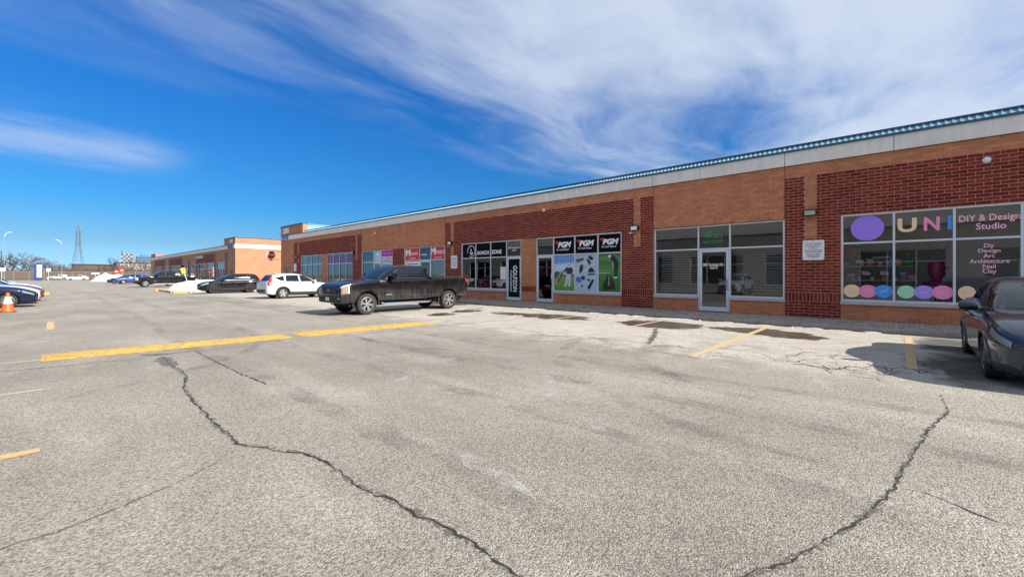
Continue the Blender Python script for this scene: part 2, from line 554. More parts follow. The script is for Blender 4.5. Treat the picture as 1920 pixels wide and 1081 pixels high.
# painted stall lines
def line(x0, x1, y, m=M_YEL, w=0.11, name='parking_line', z=0.004, yb=None):
    yb = y if yb is None else yb
    return strip([(x0, y), (x1, yb)], w, z, name, m, jit=0.10, seed=int(abs(y * 31 + x0 * 7)) + 3, taper=False, subdiv=0.12, wander=0.003)
for i, y in enumerate((-3.15, -0.13, 2.92, 5.97, 9.0, 12.05, 18.1, 21.1, 24.1, 27.1, 33.1, 36.1, 39.1)):
    line(8.25 if y > 0 else 9.6, 14.55, y, M_YEL if y < 4 else M_YELF, 0.14 if y < 4 else 0.11)
for y in (2.7, 5.62, 8.55, 11.55, 14.7, 17.95, 20.8, 23.8, 26.8, 29.8, 36.2, 39.4, 42.6, 45.8):
    line(-6.6, -0.07, y, M_YEL if y < 6 else M_YELF, 0.13 if y < 6 else 0.10)
strip([(-0.02, 17.7), (-0.02, 20.6)], 0.16, 0.006, 'parking_line', M_YEL, taper=False, seed=5, wander=0.003)

# cracks (dark open joints), patch and pale salt streaks
M_CRACK = mat('open_crack', (0.022, 0.020, 0.018), 0.95)
M_HAIR = mat('hair_crack', (0.075, 0.068, 0.06), 0.95)
M_PATCH = mat('tar_patch', (0.105, 0.10, 0.097), 0.85, vary=0.2, vscale=20, bump=0.6, bscale=120)
def saltm():
    m, t, b, o = new_mat('salt_streak')
    P = t.add('ShaderNodeNewGeometry').outputs['Position']
    f = t.mapr(t.math('ADD', t.math('MULTIPLY', t.noise(P, 5, 5, 0.7), 0.5), t.math('MULTIPLY', t.noise(P, 60, 3, 0.7), 0.5)), 0.46, 0.60)
    b.inputs['Base Color'].default_value = (0.50, 0.48, 0.46, 1); b.inputs['Roughness'].default_value = 0.95
    tr = t.add('ShaderNodeBsdfTransparent'); mx = t.add('ShaderNodeMixShader')
    t.l.new(t.math('MULTIPLY', f, 0.55), mx.inputs[0]); t.l.new(tr.outputs[0], mx.inputs[1]); t.l.new(b.outputs[0], mx.inputs[2]); t.l.new(mx.outputs[0], o.inputs[0])
    return m
M_SALT = saltm()
def gp(*uv):
    return [G(u, v) for u, v in uv]
CR = 0.003
strip(gp((305, 668), (322, 686), (340, 692), (350, 705), (345, 725), (345, 733), (365, 755), (385, 775), (405, 795), (430, 815), (450, 832), (465, 837), (500, 838), (515, 846), (560, 847), (600, 860), (640, 885), (660, 905), (700, 925), (740, 938), (780, 968), (800, 975), (850, 995), (890, 1020), (930, 1050), (960, 1072), (990, 1085), (1010, 1110)),
      0.014, CR, 'crack', M_CRACK, jit=1.25, seed=2, wander=0.010, subdiv=0.022)
strip(gp((450, 838), (400, 870), (330, 905), (200, 960), (100, 1000), (40, 1015), (0, 1030), (-60, 1060)), 0.011, CR, 'crack', M_HAIR, jit=0.95, seed=3, wander=0.007, subdiv=0.025, gap=0.16)
strip(gp((365, 657), (400, 675), (450, 700), (505, 722)), 0.020, CR, 'crack', M_CRACK, jit=0.9, seed=4, wander=0.012, subdiv=0.05, gap=0.15)
strip(gp((1765, 740), (1778, 770), (1762, 785), (1735, 812), (1740, 820), (1720, 835), (1712, 855), (1690, 877), (1692, 880), (1680, 910), (1660, 937), (1640, 950), (1620, 970), (1600, 988), (1560, 1005), (1540, 1018), (1500, 1045), (1470, 1057), (1400, 1078), (1370, 1090)),
      0.012, CR, 'crack', M_CRACK, jit=1.25, seed=6, wander=0.010, subdiv=0.02)
M_CRUMB = mat('crumbled_edge', (0.12, 0.108, 0.092), 0.95, vary=0.4, vscale=60, bump=0.8, bscale=150)
for sd in (201, 202):
    strip([(x + 0.010 * (sd - 201.5), y) for x, y in gp((322, 686), (350, 705), (345, 725), (365, 755), (405, 795), (450, 832), (500, 838), (560, 847), (600, 860), (660, 905), (740, 938), (800, 975), (890, 1020), (960, 1072), (1010, 1110))], 0.030, 0.0022 + 0.0003 * (sd - 201), 'crumbled_edge', M_CRUMB, jit=1.2, seed=sd, wander=0.012, subdiv=0.02, gap=0.6)
    strip([(x + 0.010 * (sd - 201.5), y) for x, y in gp((1778, 770), (1735, 812), (1720, 835), (1692, 878), (1680, 910), (1640, 950), (1600, 988), (1540, 1018), (1470, 1057), (1370, 1090))], 0.024, 0.0022 + 0.0003 * (sd - 201), 'crumbled_edge', M_CRUMB, jit=1.2, seed=sd + 5, wander=0.011, subdiv=0.02, gap=0.6)
strip(gp((1690, 915), (1740, 925), (1800, 950), (1860, 975), (1925, 992)), 0.009, CR, 'crack', M_CRACK, jit=0.8, seed=7, wander=0.005, subdiv=0.03)
strip(gp((-40, 700), (150, 683), (260, 672), (330, 661), (545, 641), (700, 624), (800, 613), (980, 596)), 0.022, CR, 'crack', M_HAIR, jit=0.7, seed=8, wander=0.012)
strip(gp((345, 693), (365, 688), (372, 687)), 0.03, CR, 'crack', M_HAIR, seed=9)
strip(gp((850, 640), (960, 625), (1090, 632), (1240, 645), (1330, 660), (1430, 668)), 0.020, CR, 'crack', M_HAIR, jit=0.9, seed=10, wander=0.03, gap=0.1)
strip(gp((1180, 628), (1290, 640), (1440, 652), (1600, 668), (1760, 690)), 0.014, CR, 'crack', M_HAIR, jit=0.9, seed=11, wander=0.02, gap=0.15)
strip(gp((1210, 655), (1310, 672), (1360, 664)), 0.02, CR, 'crack', M_CRACK, jit=0.9, seed=12, wander=0.02, gap=0.2)
strip(gp((1230, 615), (1226, 630), (1215, 645)), 0.12, CR, 'crack', M_HAIR, jit=0.8, seed=13, wander=0.03, gap=0.15)
strip(gp((870, 581), (905, 577)), 0.2, CR, 'crack', M_HAIR, jit=0.5, seed=14)
rnd = random.Random(21)
for k in range(34):                                       # crazed asphalt in front of the kerb
    u = rnd.triangular(1390, 1760, 1480); v = 668 + (u - 1400) * 0.10 + rnd.gauss(0, 7)
    pts = [(u, v)]
    for q in range(rnd.randint(2, 4)):
        pts.append((pts[-1][0] + rnd.uniform(8, 26), pts[-1][1] + rnd.gauss(1.5, 4)))
    strip(gp(*pts), rnd.uniform(0.014, 0.03), CR + 0.0005 * (k % 3), 'crack', M_CRACK if k % 3 else M_HAIR, jit=0.9, seed=30 + k, wander=0.02)
for k in range(16):
    u = rnd.uniform(960, 1330); v = 620 + (u - 900) * 0.10 + rnd.gauss(0, 6)
    pts = [(u, v)]
    for q in range(rnd.randint(2, 4)):
        pts.append((pts[-1][0] + rnd.uniform(8, 30), pts[-1][1] + rnd.gauss(1.0, 3)))
    strip(gp(*pts), rnd.uniform(0.012, 0.022), CR, 'crack', M_HAIR, jit=0.9, seed=90 + k, wander=0.02)
strip(gp((262, 665), (300, 664), (330, 662)), 0.30, 0.0025, 'tar_patch', M_PATCH, jit=0.5, seed=16, wander=0.02)
strip(gp((303, 668), (318, 682), (330, 686)), 0.22, 0.0025, 'tar_patch', M_PATCH, jit=0.5, seed=17, wander=0.02)
for k, (pts, w) in enumerate([(((0, 805), (90, 785), (190, 775), (280, 765), (360, 755)), 0.035), (((0, 765), (110, 750), (200, 718)), 0.03), (((20, 840), (150, 810), (280, 790), (390, 775)), 0.035),
                              (((820, 640), (880, 655), (960, 667), (1040, 672), (1060, 658), (1000, 632), (960, 622)), 0.05), (((1210, 640), (1120, 640), (1050, 625)), 0.04),
                              (((740, 720), (765, 705)), 0.30), (((815, 760), (840, 745)), 0.22), (((830, 680), (850, 668)), 0.30), (((855, 845), (960, 905), (1000, 930)), 0.16), (((1020, 700), (1030, 745)), 0.25),
                              (((700, 665), (730, 675)), 0.2), (((1500, 765), (1570, 790)), 0.2), (((1760, 690), (1775, 730), (1778, 765)), 0.10), (((1100, 790), (1140, 815)), 0.16)]):
    strip(gp(*pts), w, 0.0035, 'salt_streak', M_SALT, jit=0.6, seed=120 + k, wander=0.012)

def trackm():
    m, t, b, o = new_mat('tyre_track')
    P = t.add('ShaderNodeNewGeometry').outputs['Position']
    f = t.mapr(t.noise(P, 1.3, 5, 0.65), 0.38, 0.68)
    b.inputs['Base Color'].default_value = (0.11, 0.103, 0.093, 1); b.inputs['Roughness'].default_value = 0.9
    tr = t.add('ShaderNodeBsdfTransparent'); mx = t.add('ShaderNodeMixShader')
    t.l.new(t.math('MULTIPLY', f, 0.22), mx.inputs[0]); t.l.new(tr.outputs[0], mx.inputs[1]); t.l.new(b.outputs[0], mx.inputs[2]); t.l.new(mx.outputs[0], o.inputs[0])
    return m
M_TRACK = trackm()
for k, (x0, bend) in enumerate(((2.1, 0.0), (3.6, 0.1), (5.2, 0.0), (6.7, -0.1))):   # worn wheel paths along the lane
    strip([(x0 + bend * math.sin(y * 0.15) + 0.1 * math.sin(y * 0.37 + k), y) for y in range(-6, 60, 2)], 0.26, 0.0012 + 0.0002 * k, 'tyre_track', M_TRACK, jit=0.4, seed=150 + k, wander=0.01, subdiv=0.2)
for k, (cx, cy, r, a0, a1) in enumerate(((9.5, 0.5, 5.2, 100, 185), (9.5, 0.5, 3.7, 95, 180), (10.5, 9.0, 5.4, 170, 262), (10.5, 9.0, 3.9, 175, 265), (-1.5, 12.5, 5.0, -80, 5))):
    strip([(cx + r * math.cos(R(a)), cy + r * math.sin(R(a))) for a in range(a0, a1, 5)], 0.22, 0.0021 + 0.0001 * k, 'tyre_track', M_TRACK, jit=0.5, seed=160 + k, wander=0.01, subdiv=0.15)
# speed bumps: two painted humps across the lane
def hump(x0, x1, ya, yb, label):
    b = MB(); rows = []
    n = int((x1 - x0) / 0.25)
    for i in range(n + 1):
        x = x0 + (x1 - x0) * i / n
        yo = ya + (yb - ya) * i / n + random.gauss(0, 0.008)
        e = min(1, i / 1.5, (n - i) / 1.5)
        rows.append([(x, yo + 0.98 * (k / 8) + (random.gauss(0, 0.03) if k in (0, 8) else 0), 0.004 + 0.045 * e * math.sin(math.pi * k / 8)) for k in range(9)])
    b.grid(rows, flip=True)
    o = b.build('speed_bump', M_YELB, None, smooth=60)
    tag(o, label, 'speed bump', 'yellow speed bumps across the lane')
    for s in range(4):                                    # bare worn spots
        px = random.uniform(x0 + 0.4, x1 - 0.4)
    return o
hump(-0.13, 4.05, 11.30, 11.02, 'long yellow painted speed bump on the left of the lane')
hump(4.28, 8.35, 11.00, 10.78, 'yellow speed bump ending nearest the black pickup')

# ================================================================ sidewalk with kerb and pavers
walk = MB()
walk.box(15.22, WX + 0.01, -30, 52, 0.0, 0.118)
sw = kind(walk.build('sidewalk', mat('paver_bed', (0.10, 0.085, 0.07), 0.95)), 'structure')
kb = None
y = -30.0
while y < 52:
    ke = MB()
    ke.box(15.0, 15.21, y + 0.004, y + 2.996, -0.02, 0.135)
    me = ke.mesh('kerb', M_KERB)
    link('kerb', me, sw)
    y += 3.0
M_PAV = brick_mat('grey_paver', (0.29, 0.24, 0.205), (0.40, 0.33, 0.275), (0.49, 0.42, 0.355))
def brick_data(sx, sy, sz, m, name, c=0.004):
    """chamfered block centred on the origin, front face toward -x (or +z for pavers)"""
    b = MB(); b.box(-sx / 2, sx / 2, -sy / 2, sy / 2, -sz / 2, sz / 2)
    return b.mesh(name, m)
pv = []
row = 0
y = -29.9
while y < 51.9:
    for k in range(9):
        x0 = 15.23 + k * 0.208 + (0.104 if row % 2 else 0) 
        x1 = min(x0 + 0.2, WX - 0.01)
        if x1 - x0 > 0.05:
            pv.append((x0, x1, y, y + 0.096))
    row += 1
    y += 0.104
def score_p(q):
    pr = proj(((q[0] + q[1]) / 2, (q[2] + q[3]) / 2, 0.13))
    if not pr or not (0 < pr[0] < 1780): return 0
    return 1 / pr[2] if abs(q[1] - q[0] - 0.2) < 1e-6 else 0
pv.sort(key=score_p, reverse=True)
pm = brick_data(0.2, 0.096, 0.03, M_PAV, 'paver')
for q in pv[:300]:
    o = link('paver', pm, sw, ((q[0] + q[1]) / 2, (q[2] + q[3]) / 2, 0.117 + random.uniform(-0.004, 0.004)), (random.gauss(0, 0.012), random.gauss(0, 0.012), random.gauss(0, 0.01)))
b = MB()
for q in pv[300:]:
    dz = random.uniform(-0.004, 0.004)
    b.box(q[0], q[1], q[2], q[3], 0.10, 0.132 + dz, skip='b')
kind(b.build('paver_field', M_PAV, sw), 'stuff')
M_GUT = mat('wet_gutter', (0.035, 0.031, 0.027), 0.35)
strip([(14.93, -8), (14.93, 30)], 0.13, 0.003, 'gutter_stain', M_GUT, jit=0.5, seed=77, wander=0.008, subdiv=0.12)
# leftover snow along the gutter
b = MB(); rnd = random.Random(5)
yy = -0.8
while yy < 13:
    dens = 0.72 if (0.6 < yy < 3.2 or 4.2 < yy < 9.5) else 0.35
    if rnd.random() < dens:
        L, wd, h = rnd.uniform(0.12, 0.9) ** 1.3, rnd.uniform(0.04, 0.15), rnd.uniform(0.012, 0.05)
        xs = 14.86 + rnd.uniform(-0.05, 0.04)
        rows = []
        for i in range(9):
            t = i / 8; e = math.sin(math.pi * t) ** 0.6
            rows.append([(xs + (k / 6 - 0.5) * wd * (0.4 + 0.6 * e) + rnd.gauss(0, 0.006), yy + t * L, -0.004 + h * e * math.sin(math.pi * k / 6) * rnd.uniform(0.7, 1.2)) for k in range(7)])
        b.grid(rows, flip=False)
    yy += rnd.uniform(0.15, 0.42)
o = b.build('snow_ridge', M_SNOW, None, smooth=80); kind(o, 'stuff'); tag(o, 'thin line of melting snow along the shop kerb', 'snow')

# ================================================================ building 280
ZB, ZS, ZH, ZR, ZO = 0.13, 0.66, 3.46, 4.86, 5.26
ZG = 0.06                                                # course grid
YN, YF = -12.0, 50.3
B = thing('shopping_plaza', 'long brick strip plaza with red and orange brick, grey band and blue coping', 'building', (WX, 7.0, 0))
BL = Vector((WX, 7.0, 0))
def bpart(mb, name, m, parent=None, smooth=None, fix=False):
    """build in world coordinates, parent to a thing whose origin is BL"""
    o = mb.build(name, m, None, smooth, fix)
    o.parent = parent if parent is not None else B
    if parent is None or parent is B:
        o.location = -BL
    return o
zones = []   # y0,y1,z0,z1,kind
def Z(y0, y1, z0, z1, k): zones.append((y0, y1, z0, z1, k))
STRIP = 2.76
def pier(ya, yb, s0, s1, za=ZB, up_a=True, up_b=True):
    """red pier ya..yb holding a thin orange strip s0..s1; sides rise to the panel top when the panel does not"""
    Z(ya, yb, ZB, ZS, 'R')
    Z(ya, yb, ZS, ZS + 0.3, 'S')
    Z(ya, yb, ZS + 0.3, STRIP, 'R')
    Z(ya, s0, STRIP, ZR if up_a else ZH, 'R'); Z(s0, s1, STRIP, ZR, 'O'); Z(s1, yb, STRIP, ZR if up_b else ZH, 'R')
Z(YN, YF, ZR, ZO, 'O')
Z(YN, 2.06, ZH, ZR, 'R'); Z(YN, -6.1, ZB, ZH, 'R'); Z(-6.1, 1.42, ZB, ZS, 'O')
pier(1.42, 2.96, 2.06, 2.38, up_a=False)
Z(2.96, 7.67, ZH, ZR, 'O'); Z(2.96, 4.71, ZB, ZS, 'O'); Z(5.85, 7.67, ZB, ZS, 'O')
pier(7.67, 9.14, 8.26, 8.53, up_b=False)
Z(8.53, 20.70, ZH, ZR, 'R'); Z(9.14, 12.92, ZB, ZS, 'O')
Z(14.03, 15.07, ZB, ZS, 'O'); Z(14.03, 15.07, ZS, ZS + 0.3, 'S'); Z(14.03, 15.07, ZS + 0.3, ZH, 'O')
Z(16.18, 19.98, ZB, ZS, 'O')
pier(19.98, 21.55, 20.70, 21.02, up_a=False)
Z(21.55, 32.4, ZH, ZR, 'O'); Z(21.55, 23.13, ZB, ZS, 'O'); Z(24.40, 26.22, ZB, ZS, 'O')
Z(26.22, 27.76, ZB, ZH, 'R'); Z(27.76, 29.41, ZB, ZS, 'O'); Z(30.53, 32.4, ZB, ZS, 'O')
pier(32.4, 33.92, 33.1, 33.4, up_b=False)
Z(33.4, 45.36, ZH, ZR, 'R'); Z(33.92, 38.8, ZB, 0.46, 'O'); Z(38.8, 39.82, ZB, ZH, 'O'); Z(39.82, 44.81, ZB, 0.46, 'O')
pier(44.81, 46.63, 45.36, 45.66, up_a=False)
Z(46.63, 48.0, ZB, ZR, 'O'); Z(48.0, 49.0, 2.3, ZR, 'O'); Z(49.0, YF, ZB, ZR, 'O')
Z(44.3, YF, 5.76, 6.72, 'O')
mr, mo = MB(), MB()
bricks = []
for y0, y1, z0, z1, k in zones:
    (mo if k == 'O' else mr).box(WX + 0.008, WX + 0.23, y0, y1, z0, z1)
    g = 0.005 if k == 'O' else 0.007
    if k == 'S':
        n = round((y1 - y0) / 0.1); w = (y1 - y0) / n
        for i in range(n):
            bricks.append((y0 + i * w + g, y0 + (i + 1) * w - g, z0 + g, z1 - g, 'R'))
        continue
    c0 = int(math.floor((z0 - ZG) / 0.1 + 1e-6)); c1 = int(math.ceil((z1 - ZG) / 0.1 - 1e-6))
    for c in range(c0, c1):
        za, zb = max(z0, ZG + c * 0.1), min(z1, ZG + c * 0.1 + 0.1)
        if zb - za < 0.03: continue
        off = 0.15 if c % 2 else 0.0
        i0 = int(math.floor((y0 - off) / 0.3)); i1 = int(math.ceil((y1 - off) / 0.3))
        for i in range(i0, i1):
            ya, yb = max(y0, off + i * 0.3), min(y1, off + i * 0.3 + 0.3)
            if yb - ya > 0.03:
                bricks.append((ya + g, yb - g, za + g, zb - g, k))
bpart(mr, 'mortar_wall', M_MRED); bpart(mo, 'mortar_wall', M_MORG)
def score_b(q):
    if q[4] != 'R' or abs(q[1] - q[0] - 0.286) > 1e-4 or abs(q[3] - q[2] - 0.086) > 1e-4: return 0
    pr = proj((WX, (q[0] + q[1]) / 2, (q[2] + q[3]) / 2))
    if not pr or not (5 < pr[0] < 1905): return 0
    if pr[0] > 1780 and pr[1] > 515: return 0
    return 1 / pr[2]
bricks.sort(key=score_b, reverse=True)
bm_ = MB(); bm_.box(0.0, 0.018, -0.143, 0.143, -0.043, 0.043, skip='e'); bme = bm_.mesh('brick', M_RED)
for q in bricks[:300]:
    o = link('brick', bme, B, Vector((WX + random.uniform(-0.0015, 0.0015), (q[0] + q[1]) / 2, (q[2] + q[3]) / 2)) - BL)
for kk, mm, nm in (('R', M_RED, 'red_brickwork'), ('O', M_ORG, 'orange_brickwork')):
    b = MB()
    for q in bricks[300:]:
        if q[4] == kk:
            dx_ = random.uniform(-0.0015, 0.0015)
            if kk == 'O': dx_ += 0.004
            b.box(WX + dx_, WX + 0.018, q[0], q[1], q[2], q[3], skip='e')
    kind(bpart(b, nm, mm), 'stuff')
# structure behind the face
core = MB()
core.box(WX + 0.012, 45, YN, YF, 5.30, 5.55)
core.box(44.8, 45, YN, YF, 0, 5.3); core.box(WX + 0.24, 44.8, YN, YN + 0.2, 0, 5.3); core.box(WX + 0.24, 44.8, YF - 0.2, YF, 0, 5.3)
bpart(core, 'roof_slab', M_ROOF)
# expansion joints in the brick
b = MB()
for yj in (2.955, 7.67, 21.55, 32.4): b.box(WX - 0.003, WX + 0.01, yj - 0.007, yj + 0.007, 3.5, ZO)
bpart(b, 'expansion_joint', M_RUST)
# precast band, panel by panel
joints = [-12.0, -8.2, -5.4, -2.62, 0.16, 2.95, 5.75, 7.67, 11.30, 14.11, 16.89, 19.7, 21.55, 24.3, 27.1, 29.9, 32.4, 35.2, 38.0, 40.8, 43.6, 46.6, 50.36]
for a, c in zip(joints[:-1], joints[1:]):
    b = MB(); b.box(WX - 0.07, WX + 0.2, a + 0.008, c - 0.008, ZO + 0.01, 5.715)
    bpart(b, 'concrete_panel', M_BAND)
b = MB(); b.box(WX - 0.02, WX + 0.19, YN, YF, ZO, ZO + 0.012); b.box(WX - 0.05, WX + 0.15, YN, YF, ZO + 0.02, 5.7)
bpart(b, 'band_joint', M_RUST)
# ribbed blue coping: fascia lip, leaning ribbed sheet, top rail
b = MB(); b.box(WX - 0.115, WX + 0.2, YN, 44.3, 5.716, 5.785); bpart(b, 'coping_lip', M_BLUED)
b = MB(); pr_ = []
yy = YN
while yy < 44.28:
    pr_ += [(yy, 0.0), (yy + 0.085, 0.0), (yy + 0.095, -0.035), (yy + 0.14, -0.035), (yy + 0.15, 0.0)]
    yy += 0.15
pr_ = [q for q in pr_ if q[0] <= 44.29]
for (ya, oa), (yb, ob) in zip(pr_[:-1], pr_[1:]):
    if yb - ya < 1e-6: continue
    lo, hi = (WX - 0.07, 5.785), (WX + 0.12, 5.945)
    b.quad((lo[0] + oa, ya, lo[1]), (hi[0] + oa, ya, hi[1]), (hi[0] + ob, yb, hi[1]), (lo[0] + ob, yb, lo[1]))
bpart(b, 'ribbed_coping', M_BLUE, fix=False)
b = MB(); b.box(WX + 0.06, WX + 0.35, YN, 44.3, 5.945, 5.99); bpart(b, 'coping_rail', M_BLUED)
# number tower at the far corner
b = MB(); b.box(WX + 0.009, WX + 0.4, 44.3, YF, 5.716, 6.72); b.box(WX - 0.0, WX + 0.35, 44.292, 44.3, 5.8, 6.71); bpart(b, 'corner_tower', M_ORG)
b = MB(); b.box(WX - 0.09, WX + 0.45, 44.24, YF + 0.06, 6.72, 6.80); b.box(WX - 0.08, WX + 0.3, 44.32, YF, 5.716, 5.77); bpart(b, 'tower_coping', M_BLUED)
b = MB()
for i in range(24):
    x = WX + 0.46 + i * 0.22
    b.box(x, x + 0.13, 44.34, 44.40, 5.55, 6.66); b.box(x + 0.13, x + 0.22, 44.37, 44.40, 5.55, 6.66)
b.box(WX + 0.46, WX + 5.8, 44.30, 44.45, 6.66, 6.72)
bpart(b, 'ribbed_screen', M_BLUE)
b = MB(); b.box(22.8, 23.0, 44.45, YF, 5.55, 6.7); b.box(WX + 0.41, 23.0, YF - 0.1, YF, 5.55, 6.7); bpart(b, 'screen_wall', M_BLUE)

# ---- lettering
def text_mesh(s, bold=0.0, shear=0.0):
    cu = bpy.data.curves.new('t', 'FONT')
    cu.body = s; cu.offset = bold; cu.shear = shear; cu.resolution_u = 3
    o = bpy.data.objects.new('t', cu); COL.objects.link(o)
    dg = bpy.context.evaluated_depsgraph_get()
    me = bpy.data.meshes.new_from_object(o.evaluated_get(dg))
    bpy.data.objects.remove(o); bpy.data.curves.remove(cu)
    return me
def letters(s, yl, yr, z0, z1, X, m, parent, name='lettering', bold=0.0, shear=0.0, off=None, rot=0):
    """flat lettering filling the box yl..yr (left to right as read from the lot), z0..z1"""
    me = text_mesh(s, bold, shear)
    xs = [v.co.x for v in me.vertices]; ys = [v.co.y for v in me.vertices]
    x0, x1, y0, y1 = min(xs), max(xs), min(ys), max(ys)
    L = BL if off is None else off
    for v in me.vertices:
        a, c = (v.co.x - x0) / (x1 - x0), (v.co.y - y0) / (y1 - y0)
        if rot: a, c = c, 1 - a                      # reads downward
        v.co = Vector((X, yl + (yr - yl) * a, z0 + (z1 - z0) * c)) - L
    me.name = name
    me.materials.clear(); me.materials.append(m)
    return link(name, me, parent)
def disc(yc, zc, ry, rz, X, m, parent, name, n=40, off=None):
    L = BL if off is None else off
    b = MB(); b.poly([(X - L.x, yc - L.y + ry * math.cos(2 * math.pi * k / n), zc + rz * math.sin(2 * math.pi * k / n)) for k in range(n)])
    return b.build(name, m, parent)
def flat(pts, X, m, parent, name):
    b = MB(); b.poly([(X - BL.x, y - BL.y, z) for y, z in pts])
    return b.build(name, m, parent)
def rect(y0, y1, z0, z1, X, m, parent, name):
    return flat([(y0, z0), (y1, z0), (y1, z1), (y0, z1)], X, m, parent, name)

# ---- shop windows
XF, XP, XD = WX + 0.035, WX + 0.085, WX + 0.10          # frame face, glass, vinyl behind the glass
E0 = Vector((0, 0, 0))
def window(y0, y1, mull, doors=(), z0=0.72, z1=ZH, ztr=2.55, glass=None, extra=(), sill=True, nob=(), thick=0.055):
    glass = glass or M_GLASS
    win = MB()
    t = thick
    edges = [y0] + sorted(mull) + [y1]
    zlow = lambda a, c: ZB + 0.015 if any(abs(a - d[0]) < 0.02 and abs(c - d[1]) < 0.02 for d in doors) else z0
    win.box(XF, XF + 0.11, y0, y1, z1 - t, z1 - 0.002)
    win.box(XF - 0.002, XF + 0.109, y0 + 0.003, y1 - 0.003, ztr - t / 2, ztr + t / 2)
    for i, e in enumerate(edges):
        w = t
        a = e if i == 0 else (e - w if i == len(edges) - 1 else e - w / 2)
        zb = min(zlow(edges[max(0, i - 1)], e) if i > 0 else 9, zlow(e, edges[i + 1]) if i < len(edges) - 1 else 9)
        win.box(XF - 0.004, XF + 0.108, a, a + w, zb, z1 - t)
    for a, c in zip(edges[:-1], edges[1:]):
        if zlow(a, c) == z0:
            win.box(XF - 0.002, XF + 0.107, a, c, z0, z0 + t)
    for e in extra:
        win.box(*e)
    w = bpart(win, 'window', M_ALU)
    for a, c in zip(edges[:-1], edges[1:]):
        isd = zlow(a, c) != z0
        for za, zb, up in ((z0 + t, ztr - t / 2, 0), (ztr + t / 2, z1 - t, 1)):
            if isd and not up: continue
            p = MB(); p.quad((XP, a + 0.02, za - 0.01), (XP, a + 0.02, zb + 0.01), (XP, c - 0.02, zb + 0.01), (XP, c - 0.02, za - 0.01))
            po = p.build('pane', glass, w); po.location = (0, 0, 0)
        if sill and not isd:
            s_ = MB(); s_.box(WX - 0.055, XF + 0.1, a if a > y0 else a - 0.02, c if c < y1 else c + 0.02, 0.62 if z0 > 0.6 else z0 - 0.1, z0 + 0.001)
            s_.build('sill', M_SILL, w)
    return w
def door(y0, y1, z1=2.52, glass=None, hinge_far=True, m=None, name='door'):
    """glazed aluminium door leaf between y0 and y1"""
    t = 0.10; m = m or M_ALU
    d = MB(); z0 = ZB + 0.03
    d.box(XF + 0.012, XF + 0.062, y0, y0 + t, z0, z1); d.box(XF + 0.012, XF + 0.062, y1 - t, y1, z0, z1)
    d.box(XF + 0.014, XF + 0.06, y0 + t, y1 - t, z1 - t, z1); d.box(XF + 0.014, XF + 0.06, y0 + t, y1 - t, z0, z0 + 0.17)
    o = bpart(d, name, m)
    p = MB(); p.quad((XP - 0.02, y0 + t - 0.01, z0 + 0.16), (XP - 0.02, y0 + t - 0.01, z1 - t + 0.01), (XP - 0.02, y1 - t + 0.01, z1 - t + 0.01), (XP - 0.02, y1 - t + 0.01, z0 + 0.16))
    p.build('pane', glass or M_GLASS, o)
    h = MB(); ym = (y0 + 0.05) if hinge_far else (y1 - 0.05)
    h.path([(XF + 0.02, ym, 1.0), (XF - 0.05, ym, 1.0), (XF - 0.05, ym, 1.35), (XF + 0.02, ym, 1.35)], 0.012, 8)
    h.build('handle', M_DKGREY, o)
    return o
def room(y0, y1, wallm, floorm, depth=6.0, ceil=3.42, floor=0.13):
    b = MB(); x0, x1 = WX + 0.235, WX + depth
    b.quad((x1, y0, floor), (x1, y1, floor), (x1, y1, ceil), (x1, y0, ceil), 0)
    b.quad((x0, y0, floor), (x1, y0, floor), (x1, y0, ceil), (x0, y0, ceil), 0)
    b.quad((x1, y1, floor), (x0, y1, floor), (x0, y1, ceil), (x1, y1, ceil), 0)
    b.quad((x0, y0, floor), (x0, y1, floor), (x1, y1, floor), (x1, y0, floor), 1)
    b.quad((x0, y0, ceil), (x1, y0, ceil), (x1, y1, ceil), (x0, y1, ceil), 2)
    return bpart(b, 'interior', [wallm, floorm, mat('ceiling_tile', (0.5, 0.5, 0.48), 0.9)])
M_WALLI = mat('interior_wall', (0.42, 0.40, 0.37), 0.9)
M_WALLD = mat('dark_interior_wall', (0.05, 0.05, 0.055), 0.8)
M_FLOORI = mat('interior_floor', (0.22, 0.20, 0.18), 0.5)
M_VBLK = mat('black_vinyl', (0.004, 0.004, 0.005), 0.6, spec=0.08)
M_VWHT = mat('white_vinyl', (0.88, 0.88, 0.88), 0.6)
M_VPNK = mat('pink_vinyl', (0.90, 0.27, 0.50), 0.6)
M_VPPL = mat('pale_pink_vinyl', (0.95, 0.50, 0.66), 0.6)
M_VGRN = mat('green_vinyl', (0.012, 0.30, 0.10), 0.6)
M_VRED = mat('red_vinyl', (0.60, 0.02, 0.025), 0.5)
M_VBLU = mat('blue_vinyl', (0.04, 0.33, 0.82), 0.5)
M_VPUR = mat('purple_vinyl', (0.34, 0.20, 0.82), 0.5)
M_VTAN = mat('tan_vinyl', (0.92, 0.66, 0.38), 0.5)
M_VMNT = mat('mint_vinyl', (0.38, 0.76, 0.46), 0.5)
M_VMAG = mat('magenta_vinyl', (0.45, 0.012, 0.26), 0.5)
M_VLBL = mat('pale_blue_vinyl', (0.36, 0.55, 0.70), 0.5)
M_VLIL = mat('lilac_vinyl', (0.40, 0.28, 0.85), 0.5)
OFF0 = E0

def L_px(s, u0, v0, u1, v1, m, parent, X=XD, **kw):
    """lettering placed from its outline in the photograph: left/right edge and mid height"""
    r = ray((u0 + u1) / 2, (v0 + v1) / 2)
    yl, yr = WL(u0, v0, X)[0], WL(u1, v0, X)[0]
    um = (u0 + u1) / 2
    zt, zb = WL(um, v0, X)[1], WL(um, v1, X)[1]
    return letters(s, yl, yr, zb, zt, X, m, parent, off=E0, **kw)
# window frames hang off the building; their decals use the building's own coordinates
def dec(o):
    return o

